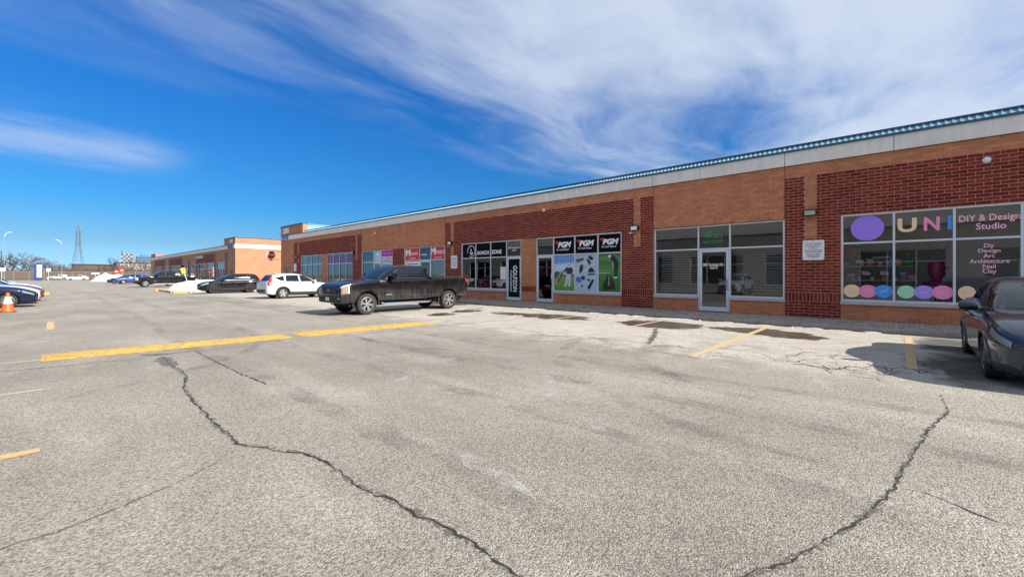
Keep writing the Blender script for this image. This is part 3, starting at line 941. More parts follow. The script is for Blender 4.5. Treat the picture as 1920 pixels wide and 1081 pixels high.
# UNI studio
w_uni = window(-6.1, 1.42, [0.16, -1.10, -2.33, -3.6, -4.85], glass=M_GLASS)
room(-6.3, 1.9, mat('studio_wall', (0.42, 0.39, 0.37), 0.9), M_FLOORI, 3.2)
def W_disc(u0, v0, u1, v1, m, parent, name, X=XD):
    yl, yr = WL(u0, v0, X)[0], WL(u1, v0, X)[0]
    um = (u0 + u1) / 2
    zt, zb = WL(um, v0, X)[1], WL(um, v1, X)[1]
    return disc((yl + yr) / 2, (zt + zb) / 2, abs(yl - yr) / 2, (zt - zb) / 2, X, m, parent, name, off=E0)
XI = WX + 0.078                                          # on the outside face of the glass
W_disc(1595, 404, 1658, 451, M_VPUR, w_uni, 'round_sticker', XI)
for s, a, m in (('U', (1683, 409, 1719, 435), M_VTAN), ('N', (1732, 406, 1762, 432), M_VPNK), ('I', (1777, 404, 1785, 430), M_VBLU)):
    L_px(s, *a, m, w_uni, X=XI, bold=0.03)
L_px('DIY & Design', 1798, 401, 1913, 417, M_VPPL, w_uni, X=XI, bold=0.012)
L_px('Studio', 1830, 417, 1887, 429, M_VPPL, w_uni, X=XI, bold=0.012)
for s, a in (('Diy', (1845, 456, 1864, 466)), ('Design', (1834, 466, 1876, 475)), ('Art', (1844, 475, 1865, 483)), ('Architecture', (1818, 485, 1893, 493)), ('Nail', (1843, 495, 1867, 503)), ('Clay', (1842, 504, 1869, 514))):
    L_px(s, *a, M_VPPL, w_uni, X=XI, bold=0.008)
for i, (u0, u1, v0, v1, m) in enumerate(((1581.5, 1613, 533, 557, M_VTAN), (1610, 1644, 534, 557.5, M_VPNK), (1640, 1674, 534, 558, M_VBLU), (1682, 1716, 535, 559, M_VMNT), (1713, 1752, 535, 560, M_VLIL), (1748, 1788, 535, 561, M_VPNK), (1796, 1830, 536, 562, M_VTAN))):
    W_disc(u0, v0, u1, v1, m, w_uni, 'round_sticker', XI - 0.001 * (i % 3))
    yl, yr = WL(u0, v0, XI)[0], WL(u1, v0, XI)[0]; yc = (yl + yr) / 2; zc = (WL(u0, v0, XI)[1] + WL(u0, v1, XI)[1]) / 2
    ico = MB()
    for q in range(3):
        a0 = random.uniform(0, 3.1)
        c_, s_ = math.cos(a0) * 0.07, math.sin(a0) * 0.07
        p0 = (yc + random.uniform(-.06, .06), zc + random.uniform(-.05, .05))
        n_ = (-s_ * 0.09, c_ * 0.09)
        ico.quad((XI - 0.004, p0[0] - c_ - n_[0], p0[1] - s_ - n_[1]), (XI - 0.004, p0[0] + c_ - n_[0], p0[1] + s_ - n_[1]), (XI - 0.004, p0[0] + c_ + n_[0], p0[1] + s_ + n_[1]), (XI - 0.004, p0[0] - c_ + n_[0], p0[1] - s_ + n_[1]))
    ico.build('sticker_mark', mat('pale_line_vinyl', (0.7, 0.66, 0.62), 0.6), w_uni)

# UNIT 8
w_8 = window(2.96, 7.63, [4.71, 5.85], doors=[(4.71, 5.85)])
d_8 = door(4.745, 5.815)
room(2.3, 8.2, M_WALLI, M_FLOORI, 6.5)
for ya_, yb_ in ((3.05, 4.60), (5.95, 7.50)):             # half-closed slatted blinds
    b = MB()
    for k_ in range(17): b.box(WX + 0.42, WX + 0.47, ya_, yb_, 0.86 + k_ * 0.10, 0.86 + k_ * 0.10 + 0.052)
    b.box(WX + 0.44, WX + 0.45, ya_ + 0.3, ya_ + 0.32, 0.86, 2.52); b.box(WX + 0.44, WX + 0.45, yb_ - 0.32, yb_ - 0.3, 0.86, 2.52)
    kind(bpart(b, 'window_blind', mat('grey_blind', (0.40, 0.40, 0.40), 0.7)), 'stuff')
X8 = XP - 0.026
L_px('280 Yorktech Dr.', 1318, 493, 1358, 498.6, M_VWHT, d_8, X=X8, bold=0.02)
L_px('Unit 8', 1331, 499, 1345, 504, M_VWHT, d_8, X=X8, bold=0.02)
L_px('禾.頂', 1320, 433, 1356, 447, M_VGRN, w_8, X=XI, bold=0.03)
L_px('Health Center', 1319, 449.5, 1357, 455, M_VGRN, w_8, X=XI, bold=0.01)
wt = mat('paper_notice', (0.75, 0.74, 0.72), 0.8)

# PGM
w_p = window(9.14, 14.03, [10.36, 11.64, 12.92], doors=[(12.92, 14.03)], glass=M_GLASSD)
d_p = door(12.955, 13.995, glass=M_GLASSD, hinge_far=True)
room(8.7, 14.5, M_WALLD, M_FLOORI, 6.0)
def poster(y0, y1, z0, z1, m, parent, X=XD, name='poster'):
    b = MB(); b.quad((X, y0, z0), (X, y0, z1), (X, y1, z1), (X, y1, z0)); return b.build(name, m, parent)
for ya, yb in ((9.19, 10.33), (10.39, 11.61), (11.67, 12.89)):
    poster(ya, yb, 2.575, 3.41, M_VBLK, w_p, XP - 0.004)
for ul, ur, vt, vb in ((1046, 1071, 453, 464), (1086, 1114, 450, 461), (1130, 1160, 447, 458)):
    L_px('PGM', ul, vt, ur, vb, M_VWHT, w_p, X=XP - 0.008, bold=0.05, shear=0.25)
    L_px('Pro Golf Master', ul - 2, vb + 2, ur - 4, vb + 5.5, M_VWHT, w_p, X=XP - 0.008, bold=0.01)
    y0_, z0_ = WL(ul - 6, vt, XP)
    b = MB(); b.poly([(XP - 0.008, y0_, z0_), (XP - 0.008, y0_ - 0.24, z0_ + 0.02), (XP - 0.008, y0_ - 0.20, z0_ - 0.2)]); b.build('logo_mark', M_VRED, w_p)
def poster_mat(name, stops, scale=6.0):
    m, t, b, o = new_mat(name)
    P = t.add('ShaderNodeNewGeometry').outputs['Position']
    z = t.sep(P)[2]
    n = t.noise(P, scale, 5, 0.6)
    f = t.math('ADD', t.mapr(z, 0.77, 2.52, smooth=False), t.math('MULTIPLY', t.math('SUBTRACT', n, 0.5), 0.25))
    t.l.new(t.ramp(f, stops), b.inputs['Base Color'])
    b.inputs['Roughness'].default_value = 0.5
    return m
M_P1 = poster_mat('golfer_poster', [(0.0, (0.10, 0.24, 0.03)), (0.36, (0.16, 0.32, 0.05)), (0.42, (0.02, 0.05, 0.03)), (0.47, (0.45, 0.55, 0.66)), (0.72, (0.55, 0.66, 0.80)), (0.82, (0.10, 0.28, 0.62)), (1.0, (0.16, 0.36, 0.70))], 3.5)
M_P2 = mat('product_poster', (0.42, 0.50, 0.62), 0.5)
M_P3 = poster_mat('green_poster', [(0.0, (0.03, 0.14, 0.02)), (0.45, (0.05, 0.20, 0.03)), (0.6, (0.09, 0.28, 0.05)), (0.75, (0.03, 0.16, 0.03)), (0.88, (0.10, 0.26, 0.06)), (1.0, (0.03, 0.10, 0.03))], 2.5)
XPO = XP - 0.004
for (ya, yb), m in (((9.19, 10.33), M_P3), ((10.39, 11.61), M_P2), ((11.67, 12.89), M_P1)):
    poster(ya, yb, 0.785, 2.515, m, w_p, XPO)
def fig(pts, m, k=0, name='print'):
    """flat print from photograph outline (zoomed crop 990..1180 x 420..580 at 6.758)"""
    X = XPO - 0.003 - 0.0015 * k
    b = MB(); b.poly([(X, *WL(990 + x / 6.758, 420 + y / 6.758, X)) for x, y in pts])
    return b.build(name, m, w_p)
def circ(x, y, r, n=14, sy=1.0): return [(x + r * math.cos(6.2832 * i / n), y + sy * r * math.sin(6.2832 * i / n)) for i in range(n)]
C_NAVY, C_SKIN, C_LB = mat('print_navy', (0.02, 0.03, 0.06), 0.5), mat('print_skin', (0.55, 0.33, 0.22), 0.5), mat('print_pale_blue', (0.45, 0.55, 0.66), 0.5)
C_BLK, C_TAN, C_BLU, C_DG, C_WHT = mat('print_black', (0.012, 0.012, 0.014), 0.5), mat('print_tan', (0.42, 0.25, 0.17), 0.5), mat('print_blue', (0.04, 0.15, 0.5), 0.5), mat('print_green', (0.02, 0.12, 0.05), 0.5), mat('print_white', (0.72, 0.74, 0.76), 0.5)
fig([(325, 640), (330, 610), (375, 595), (415, 620), (415, 650), (330, 660)], C_DG)
fig([(420, 590), (450, 600), (400, 690), (375, 760), (340, 760), (345, 720)], C_TAN, 1)
fig([(435, 610), (447, 614), (380, 740), (366, 735)], C_BLK, 2)
fig([(490, 630), (545, 630), (540, 770), (512, 770), (515, 690), (492, 780), (462, 780)], C_LB, 1)
fig([(490, 545), (552, 545), (572, 585), (548, 632), (490, 632), (482, 590), (455, 615), (448, 598), (475, 560)], C_NAVY, 2)
fig(circ(520, 512, 19, sy=1.1), C_SKIN, 3); fig(circ(519, 496, 17, sy=0.6), C_WHT, 4); fig([(500, 530), (540, 530), (530, 550), (508, 550)], C_WHT, 4)
fig([(462, 778), (488, 778), (482, 790), (455, 788)], C_WHT, 2); fig([(510, 768), (540, 768), (540, 782), (512, 784)], C_WHT, 2)
# product grid
fig([(607, 445), (700, 425), (712, 455), (620, 488)], C_DG, 1); fig([(760, 420), (785, 395), (830, 430), (815, 460), (785, 450)], C_BLK, 1); fig([(740, 450), (755, 435), (800, 480), (780, 525)], C_BLK, 1)
fig([(655, 540), (690, 535), (698, 570), (685, 600), (660, 630), (650, 590)], C_BLK, 1); fig(circ(678, 526, 17), C_BLK, 1); fig([(700, 520), (715, 515), (712, 545), (695, 560)], C_TAN, 1)
fig([(775, 560), (800, 545), (822, 560), (850, 605), (760, 612)], C_BLK, 1); fig([(765, 625), (845, 620), (848, 642), (755, 648)], C_DG, 1)
fig(circ(640, 695, 30, sy=1.0), C_BLU, 1); fig([(610, 700), (680, 715), (670, 740), (615, 730)], C_BLU, 2); fig(circ(697, 680, 28), C_NAVY, 2)
fig([(815, 695), (838, 710), (795, 800), (775, 828), (752, 815), (760, 785)], C_BLK, 1); fig([(755, 690), (790, 700), (780, 728), (752, 715)], C_BLK, 1); fig([(675, 770), (700, 765), (690, 800), (672, 795)], C_NAVY, 1)
fig([(602, 540), (612, 540), (612, 640), (602, 640)], C_WHT, 1); fig([(625, 535), (634, 535), (634, 635), (625, 635)], C_WHT, 1)
for a in (((594, 515), (870, 460)), ((610, 660), (870, 480)), ((610, 810), (860, 660)), ((730, 385), (730, 520))):
    (xa, ya), (xb, yb) = a
    fig([(xa, ya), (xb, yb), (xb + 3, yb + 4), (xa + 3, ya + 4)], C_WHT, 0)
# putting poster
fig([(1055, 400), (1090, 405), (1130, 440), (1145, 500), (1140, 560), (1128, 660), (1100, 670), (1095, 600), (1088, 520), (1065, 470), (1040, 430)], C_BLK, 1)
fig(circ(1032, 412, 20), C_SKIN, 2); fig(circ(1035, 403, 20, sy=0.6), C_WHT, 3); fig([(1065, 470), (1080, 480), (1085, 560), (1075, 575), (1070, 530)], C_SKIN, 2); fig([(1085, 668), (1130, 664), (1132, 682), (1088, 684)], C_WHT, 2)
fig([(1000, 650), (1030, 645), (1075, 700), (1105, 770), (1105, 832), (950, 838), (948, 770), (980, 700)], C_BLK, 1); fig([(1020, 655), (1028, 655), (1034, 775), (1016, 775)], C_TAN, 2)
fig([(890, 555), (1070, 560), (1070, 568), (890, 564)], C_DG, 1); fig([(890, 617), (1040, 615), (1040, 620), (890, 622)], C_WHT, 1)
bx_ = MB(); bx_.box(XF - 0.02, XF + 0.012, 12.99, 13.06, 1.2, 1.62); bx_.build('lock_guard', M_ALU, d_p)

# LAUNCH ZONE
w_l = window(15.07, 19.98, [16.18, 17.45, 18.72], doors=[(15.07, 16.18)], glass=M_GLASSD)
d_l = door(15.105, 16.145, glass=M_GLASSD)
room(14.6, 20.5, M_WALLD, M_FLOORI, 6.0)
for ya, yb in ((16.21, 17.42), (17.48, 18.69), (18.75, 19.92)):
    poster(ya, yb, 2.575, 3.41, M_VBLK, w_l, XP - 0.004)
poster(15.20, 16.05, 0.33, 2.42, M_VBLK, d_l, XP - 0.024)
XL = XP - 0.008
L_px('AUNCH', 894, 470, 917, 477, M_VWHT, w_l, X=XL, bold=0.03)
L_px('ZONE', 921.5, 468, 940.5, 475.5, M_VWHT, w_l, X=XL, bold=0.03)
yc, zc = WL(883.5, 471, XL)
b = MB(); n = 36
for k in range(n):                                        # ring logo
    if 30 <= k <= 33: continue
    a0, a1 = 2 * math.pi * k / n, 2 * math.pi * (k + 1) / n
    for (r0, r1) in ((0.31, 0.345),):
        b.quad(*[(XL, yc + r * math.cos(a), zc + r * math.sin(a)) for r, a in ((r0, a0), (r1, a0), (r1, a1), (r0, a1))])
b.build('ring_logo', M_VWHT, w_l)
b = MB()
b.poly([(XL, yc + 0.15, zc - 0.06), (XL, yc + 0.05, zc - 0.20), (XL, yc - 0.10, zc - 0.20), (XL, yc - 0.17, zc - 0.05), (XL, yc - 0.08, zc - 0.08), (XL, yc, zc - 0.13), (XL, yc + 0.08, zc - 0.08)])
b.poly([(XL, yc + 0.03, zc + 0.19), (XL, yc + 0.06, zc - 0.02), (XL, yc - 0.03, zc - 0.05), (XL, yc - 0.02, zc + 0.10)])
b.build('logo_mark', M_VWHT, w_l)
L_px('280 Yorktech Dr.', 953, 462.5, 975, 466, M_VWHT, w_l, X=XI, bold=0.02)
L_px('Unit 7', 960, 467, 968.5, 470.5, M_VWHT, w_l, X=XI, bold=0.02)
def L_down(s, u0, v0, u1, v1, m, parent, X, bold=0.0):
    yl, yr = WL(u0, v0, X)[0], WL(u1, v0, X)[0]
    um = (u0 + u1) / 2
    return letters(s, yl, yr, WL(um, v1, X)[1], WL(um, v0, X)[1], X, m, parent, bold=bold, off=E0, rot=1)
L_down('GOLFZON', 962, 497.5, 969.5, 546.5, M_VWHT, d_l, XP - 0.028, 0.02)
L_down('TWOVISION', 956, 506, 960, 546, M_VWHT, d_l, XP - 0.028, 0.0)
poster(16.28, 16.70, 1.30, 2.0, wt, w_l, XP - 0.006, 'notice')

# MFORCE
w_m = window(21.62, 26.22, [23.13, 24.40], doors=[(23.13, 24.40)])
d_m = door(23.165, 24.365)
room(21.3, 26.6, M_WALLI, M_FLOORI, 4.0)
for ya, yb, ul, ur, vt, vb in ((21.70, 23.08, 807.5, 832.5, 464.5, 477), (24.46, 26.15, 761, 783.5, 468.5, 479.5)):
    poster(ya, yb, 2.585, 3.40, M_VRED, w_m, XI)
    L_px('M', ul, vt, ul + (ur - ul) * 0.38, vb, M_VWHT, w_m, X=XI - 0.004, bold=0.06)
    L_px('FORCE', ul + (ur - ul) * 0.42, vt + 4.5, ur, vb - 1.5, M_VWHT, w_m, X=XI - 0.004, bold=0.015)
    b = MB(); ym = (ya + yb) / 2
    for k_, ww in enumerate((0.42, 0.34)):
        b.quad((XI - 0.004, ym + ww, 2.72 - k_ * 0.06), (XI - 0.004, ym - ww, 2.72 - k_ * 0.06), (XI - 0.004, ym - ww, 2.745 - k_ * 0.06), (XI - 0.004, ym + ww, 2.745 - k_ * 0.06))
    b.build('small_print', M_VPPL, w_m)
L_px('Mobil', 790, 475.5, 800.5, 478.5, M_VWHT, w_m, X=XI, bold=0.03)
poster(24.46, 26.15, 2.16, 2.46, M_VWHT, w_m, XI); b = MB(); b.quad((XI - 0.004, 24.6, 2.27), (XI - 0.004, 24.6, 2.34), (XI - 0.004, 26.0, 2.34), (XI - 0.004, 26.0, 2.27)); b.build('small_print', C_NAVY, w_m)
poster(21.70, 23.08, 0.8, 2.5, mat('frosted_film', (0.42, 0.44, 0.38), 0.7), w_m, XD)

# SERVICES
w_s = window(27.76, 32.36, [29.41, 30.53], doors=[(29.41, 30.53)])
d_s = door(29.445, 30.495)
room(27.4, 32.8, mat('tan_interior', (0.36, 0.27, 0.18), 0.9), M_FLOORI, 4.0)
poster(27.80, 29.37, 2.585, 3.40, M_VMAG, w_s, XI); poster(29.45, 30.49, 2.585, 3.40, M_VLBL, w_s, XI)
poster(27.80, 30.2, 2.30, 2.51, M_VLBL, w_s, XI)
L_px('SERVICES', 716.5, 480.5, 736.5, 488.5, M_VWHT, w_s, X=XI - 0.004, bold=0.02)
mv = mat('mauve_vinyl', (0.45, 0.15, 0.55), 0.5)
for u0_, u1_ in ((719, 722), (722.8, 725), (727, 729.5), (730.2, 734)):
    ya_, yb_ = WL(u0_, 475, XI)[0], WL(u1_, 475, XI)[0]; poster(yb_, ya_, 3.10, 3.27, mv, w_s, XI - 0.004, 'print_block')
b = MB()
for k_ in range(4): b.quad((XI - 0.004, 30.3, 2.68 + k_ * 0.07), (XI - 0.004, 30.3, 2.70 + k_ * 0.07), (XI - 0.004, 29.65, 2.70 + k_ * 0.07), (XI - 0.004, 29.65, 2.68 + k_ * 0.07))
b.poly([(XI - 0.004, 29.97 + 0.18 * math.cos(a), 3.15 + 0.12 * math.sin(a)) for a in [6.283 * i / 10 for i in range(10)]])
b.build('small_print', M_VWHT, w_s)

# two many-mullioned shop fronts at the far end
purple = mat('purple_film', (0.13, 0.015, 0.16), 0.25)
w_a = window(33.92, 38.80, [35.14, 36.36, 37.58], z0=0.52, sill=True)
for i in range(4): poster(33.96 + 1.22 * i + 0.03, 33.92 + 1.22 * (i + 1) - 0.03, 2.585, 3.25, purple, w_a, XI)
w_b = window(39.82, 44.81, [41.07, 42.31, 43.56], z0=0.52, sill=True)
room(33.5, 45.2, M_WALLI, M_FLOORI, 5.0)
b = MB(); rnd = random.Random(3)
for k in range(9):
    yy = 40.1 + k * 0.53; b.box(WX + 0.5, WX + 0.9, yy, yy + 0.35, 0.13, 1.1 + rnd.random())
bpart(b, 'display_stand', mat('pale_display', (0.55, 0.5, 0.48), 0.7))
# service door at the far corner
b = MB(); b.box(WX + 0.04, WX + 0.10, 48.0, 49.0, ZB, 2.3); sd = bpart(b, 'service_door', mat('grey_blue_door', (0.11, 0.14, 0.18), 0.5))
b = MB(); b.box(WX - 0.01, WX + 0.04, 48.08, 48.14, 1.05, 1.15); b.build('handle', M_ALU, sd)
# weep slots above the shop fronts
b = MB()
for yy in [3.4 + 0.62 * i for i in range(7)] + [-5.4 + 0.7 * i for i in range(9)] + [22.1 + 0.8 * i for i in range(12)]:
    b.box(WX - 0.004, WX + 0.01, yy, yy + 0.012, ZH + 0.01, ZH + 0.10)
b.box(WX - 0.006, WX + 0.02, 2.96, 7.66, ZH - 0.006, ZH + 0.012); b.box(WX - 0.006, WX + 0.02, 21.56, 26.2, ZH - 0.006, ZH + 0.012); b.box(WX - 0.006, WX + 0.02, 27.78, 32.38, ZH - 0.006, ZH + 0.012)
kind(bpart(b, 'weep_slot', M_RUST), 'stuff')
letters('280', 49.6, 47.9, 5.98, 6.58, WX - 0.03, M_WHITE, B, name='building_number', bold=0.05)
b = MB(); b.box(WX - 0.10, WX - 0.075, 47.95, 49.75, 5.27, 5.70); bs = bpart(b, 'blue_name_board', mat('blue_board', (0.02, 0.11, 0.42), 0.5))
M_PB = mat('pale_board_print', (0.30, 0.45, 0.72), 0.6)
for k_ in range(5):
    b = MB(); y_ = 49.5 - k_ * 0.27; b.quad((WX - 0.104, y_, 5.46), (WX - 0.104, y_, 5.60), (WX - 0.104, y_ - 0.17, 5.60), (WX - 0.104, y_ - 0.17, 5.46)); b.build('print_block', M_PB, bs)
b = MB(); b.quad((WX - 0.104, 49.7, 5.31), (WX - 0.104, 49.7, 5.35), (WX - 0.104, 48.0, 5.35), (WX - 0.104, 48.0, 5.31)); b.build('board_line', M_VWHT, bs)

# ================================================================ building 290 beyond the side lane
def brickwall_mat(name, c1, c2, mort, horiz='y', scale=(0.3, 0.1)):
    m, t, b, o = new_mat(name)
    P = t.add('ShaderNodeNewGeometry').outputs['Position']
    x, y, z = t.sep(P)
    v = t.comb(y if horiz == 'y' else x, z, 0.0)
    bt = t.add('ShaderNodeTexBrick'); t.l.new(v, bt.inputs['Vector'])
    bt.inputs['Color1'].default_value = (*c1, 1); bt.inputs['Color2'].default_value = (*c2, 1); bt.inputs['Mortar'].default_value = (*mort, 1)
    bt.inputs['Scale'].default_value = 1.0; bt.inputs['Mortar Size'].default_value = 0.006
    bt.inputs['Brick Width'].default_value = scale[0]; bt.inputs['Row Height'].default_value = scale[1]
    n = t.noise(P, 0.8, 5, 0.6)
    hv = t.add('ShaderNodeHueSaturation'); t.l.new(bt.outputs[0], hv.inputs['Color']); t.l.new(t.mapr(n, 0.3, 0.7, 0.88, 1.12, smooth=False), hv.inputs['Value'])
    t.l.new(hv.outputs[0], b.inputs['Base Color']); b.inputs['Roughness'].default_value = 0.9
    return m
M_BO = brickwall_mat('orange_brickwork', (0.345, 0.175, 0.098), (0.39, 0.20, 0.115), (0.36, 0.19, 0.115))
M_BR = brickwall_mat('red_brickwork', (0.125, 0.026, 0.020), (0.165, 0.036, 0.026), (0.36, 0.18, 0.14))
M_BOX = brickwall_mat('orange_brickwork_end', (0.345, 0.175, 0.098), (0.39, 0.20, 0.115), (0.36, 0.19, 0.115), 'x')
N0, N1 = 67.4, 140.0
N = thing('brick_plaza', 'second brick strip plaza with sunlit orange end wall and number 290', 'building', (WX, N0, 0))
NL = Vector((WX, N0, 0))
def npart(mb, name, m, parent=None, **kw):
    o = mb.build(name, m, None, **kw)
    o.parent = parent or N
    if parent is None: o.location = -NL
    return o
uy = lambda u: WL(u, 500)[0]
wins = sorted([(uy(b_), uy(a_)) for a_, b_ in ((406.5, 421), (388, 401), (371, 385), (356, 366), (338.5, 352), (320, 337), (307, 317), (292.5, 303))])
panels = sorted([(uy(b_), uy(a_)) for a_, b_ in ((367.6, 401.8), (317, 341.7), (290, 309.5))])
face = MB(); red = MB()
ed = [N0] + [e for w_ in wins for e in w_] + [N1]
for a, c in zip(ed[0::2], ed[1::2]): face.box(WX, WX + 0.3, a, c, 0, 3.46)
for a, c in wins: face.box(WX, WX + 0.3, a, c, 0, 0.62)
face.box(WX, WX + 0.3, N0, N1, 3.46, 5.25)
for a, c in panels: red.box(WX - 0.012, WX + 0.1, a, c, 3.5, 4.88)
for u in (422.5, 425.8, 403.5, 369): red.box(WX - 0.014, WX + 0.1, uy(u) - 0.22, uy(u) + 0.22, 0.12, 4.88)
for u in (318.5, 341, 354, 290.5, 304.5): red.box(WX - 0.014, WX + 0.1, uy(u) - 0.5, uy(u) + 0.5, 0.12, 4.3)
npart(face, 'front_wall', M_BO); npart(red, 'red_panel', M_BR)
b = MB(); b.box(WX + 0.002, 46, N0 - 0.004, N0 + 0.3, -0.05, 6.70); npart(b, 'end_wall', M_BOX)
b = MB(); b.box(45.7, 46, N0 + 0.3, N1, 0, 5.5); b.box(WX, 46, N1, N1 + 0.3, 0, 5.5); b.box(WX + 0.1, 46, N0 + 0.3, N1, 5.2, 5.4); npart(b, 'rear_wall', M_BO)
for i in range(26):
    a, c = N0 + 0.3 + i * 2.8, min(N0 + 0.3 + (i + 1) * 2.8, N1)
    if c - a < 0.2: break
    b = MB(); b.box(WX - 0.07, WX + 0.2, a + 0.01, c - 0.01, 5.25, 5.72); npart(b, 'concrete_panel', M_BAND)
for i in range(7):
    b = MB(); b.box(WX - 0.07 + i * 4.1, WX - 0.07 + (i + 1) * 4.1 - 0.02, N0 - 0.07, N0 + 0.29, 5.25, 5.80); npart(b, 'concrete_panel', M_BAND)
b = MB(); b.box(WX - 0.12, WX + 0.3, N0 + 5.5, N1, 5.722, 5.80); b.box(WX - 0.1, WX + 0.4, N0 - 0.06, N0 + 5.5, 6.70, 6.78); b.box(WX + 0.4, 46, N0 - 0.06, N0 + 0.35, 6.70, 6.76); npart(b, 'dark_coping', M_BLUED)
b = MB(); b.quad((WX - 0.05, N0 + 5.5, 5.80), (WX + 0.15, N0 + 5.5, 5.97), (WX + 0.15, N1, 5.97), (WX - 0.05, N1, 5.80)); npart(b, 'blue_coping', M_BLUE)
b = MB(); b.box(WX, WX + 0.35, N0 + 0.3, N0 + 5.5, 5.74, 6.70); npart(b, 'corner_tower', M_BO)
b = MB(); b.box(WX, WX + 0.4, N1 - 7, N1, 5.9, 6.7); b.box(WX + 0.4, WX + 6, N1 - 7, N1 - 6.7, 5.4, 6.5); npart(b, 'far_tower', M_BO)
letters('290', N0 + 2.75, N0 + 1.0, 6.0, 6.55, WX - 0.03, M_WHITE, N, name='building_number', bold=0.05, off=NL)
b = MB(); b.box(WX - 0.11, WX - 0.075, N0 + 0.9, N0 + 3.4, 5.27, 5.72); npart(b, 'blue_name_board', mat('blue_board', (0.02, 0.11, 0.42), 0.5))
for k, (a, c) in enumerate(wins):
    f = MB(); n = max(2, round((c - a) / 1.6))
    for i in range(n + 1):
        yy = a + (c - a) * i / n; f.box(WX + 0.04, WX + 0.14, yy - 0.04, yy + 0.04, 0.62, 3.46)
    for zz in (0.66, 2.55, 3.42): f.box(WX + 0.042, WX + 0.138, a, c, zz - 0.035, zz + 0.035)
    wo_ = npart(f, 'window', M_ALU)
    for i in range(n):
        ya, yb = a + (c - a) * i / n + 0.02, a + (c - a) * (i + 1) / n - 0.02
        for za, zb in ((0.68, 2.52), (2.58, 3.40)):
            p = MB(); p.quad((WX + 0.1, ya, za), (WX + 0.1, ya, zb), (WX + 0.1, yb, zb), (WX + 0.1, yb, za)); p.build('pane', M_GLASS, wo_)
    bk = MB(); bk.quad((WX + 2.0, a - 0.5, 0.1), (WX + 2.0, c + 0.5, 0.1), (WX + 2.0, c + 0.5, 3.5), (WX + 2.0, a - 0.5, 3.5)); bk.quad((WX + 0.3, a - 0.5, 0.1), (WX + 2, a - 0.5, 0.1), (WX + 2, c + 0.5, 0.1), (WX + 0.3, c + 0.5, 0.1))
    bk.build('interior', [M_WALLI, mat('violet_interior', (0.22, 0.10, 0.24), 0.8), mat('dim_interior', (0.10, 0.11, 0.12), 0.8)][k % 3], wo_)
b = MB(); b.box(WX - 0.02, WX + 0.05, uy(436), uy(432.5), 0.13, 2.3); npart(b, 'service_door', mat('brown_door', (0.10, 0.07, 0.06), 0.6))
b = MB(); b.box(WX - 0.16, WX - 0.02, uy(382), uy(369.5), 4.3, 4.75); npart(b, 'shop_sign', mat('grey_sign', (0.45, 0.45, 0.44), 0.6))
b = MB(); b.box(15.0, WX + 0.01, N0 - 0.5, N1 + 2, 0, 0.13); sw2 = kind(b.build('sidewalk', M_KERB), 'structure')

# ================================================================ facing strip plaza on the other side of the lot (seen in the shop glass)
OX = -9.0
O = thing('facing_plaza', 'brick strip plaza across the lot, seen mirrored in the shop windows', 'building', (OX, 7, 0))
OL = Vector((OX, 7, 0))
def opart(mb, name, m, parent=None, **kw):
    o = mb.build(name, m, None, **kw); o.parent = parent or O
    if parent is None: o.location = -OL
    return o
ow = [(-9 + 6.6 * i, -4.2 + 6.6 * i) for i in range(9)]
b = MB(); ed = [-14.0] + [e for w_ in ow for e in w_] + [50.0]
for a, c in zip(ed[0::2], ed[1::2]): b.box(OX - 0.3, OX, a, c, 0, 3.46)
for a, c in ow: b.box(OX - 0.3, OX, a, c, 0, 0.62)
b.box(OX - 0.3, OX, -14, 50, 3.46, 5.25); opart(b, 'front_wall', concrete_mat('pale_block', (0.34, 0.31, 0.29)))
b = MB(); b.box(OX - 22, OX - 21.7, -14, 50, 0, 5.5); b.box(OX - 22, OX - 0.3, -14, -13.7, 0, 5.5); b.box(OX - 22, OX - 0.3, 49.7, 50, 0, 5.5); b.box(OX - 21.7, OX - 0.3, -13.7, 49.7, 5.2, 5.4); opart(b, 'rear_wall', M_BO)
for i in range(22):
    b = MB(); b.box(OX - 0.2, OX + 0.07, -14 + i * 2.9 + 0.01, min(50, -14 + (i + 1) * 2.9) - 0.01, 5.25, 6.45); opart(b, 'concrete_panel', M_BAND)
b = MB(); b.box(OX - 0.3, OX + 0.12, -14, 50, 6.451, 6.6); opart(b, 'blue_coping', M_BLUE)
for a, c in ow:
    f = MB()
    for i in range(4):
        yy = a + (c - a) * i / 3; f.box(OX - 0.14, OX - 0.04, yy - 0.035, yy + 0.035, 0.62, 3.46)
    for zz in (0.66, 2.55, 3.42): f.box(OX - 0.138, OX - 0.042, a, c, zz - 0.035, zz + 0.035)
    wo_ = opart(f, 'window', M_ALU)
    for i in range(3):
        ya, yb = a + (c - a) * i / 3 + 0.03, a + (c - a) * (i + 1) / 3 - 0.03
        p = MB(); p.quad((OX - 0.1, ya, 0.66), (OX - 0.1, yb, 0.66), (OX - 0.1, yb, 3.42), (OX - 0.1, ya, 3.42)); p.build('pane', M_GLASSD, wo_)
    bk = MB(); bk.quad((OX - 2, a - .5, 0.1), (OX - 2, c + .5, 0.1), (OX - 2, c + .5, 3.5), (OX - 2, a - .5, 3.5)); bk.build('interior', mat('dim_interior', (0.10, 0.11, 0.12), 0.8), wo_)
b = MB(); b.box(OX - 0.01, -6.95, -30, 52, 0, 0.13); kind(b.build('sidewalk', M_KERB), 'structure')

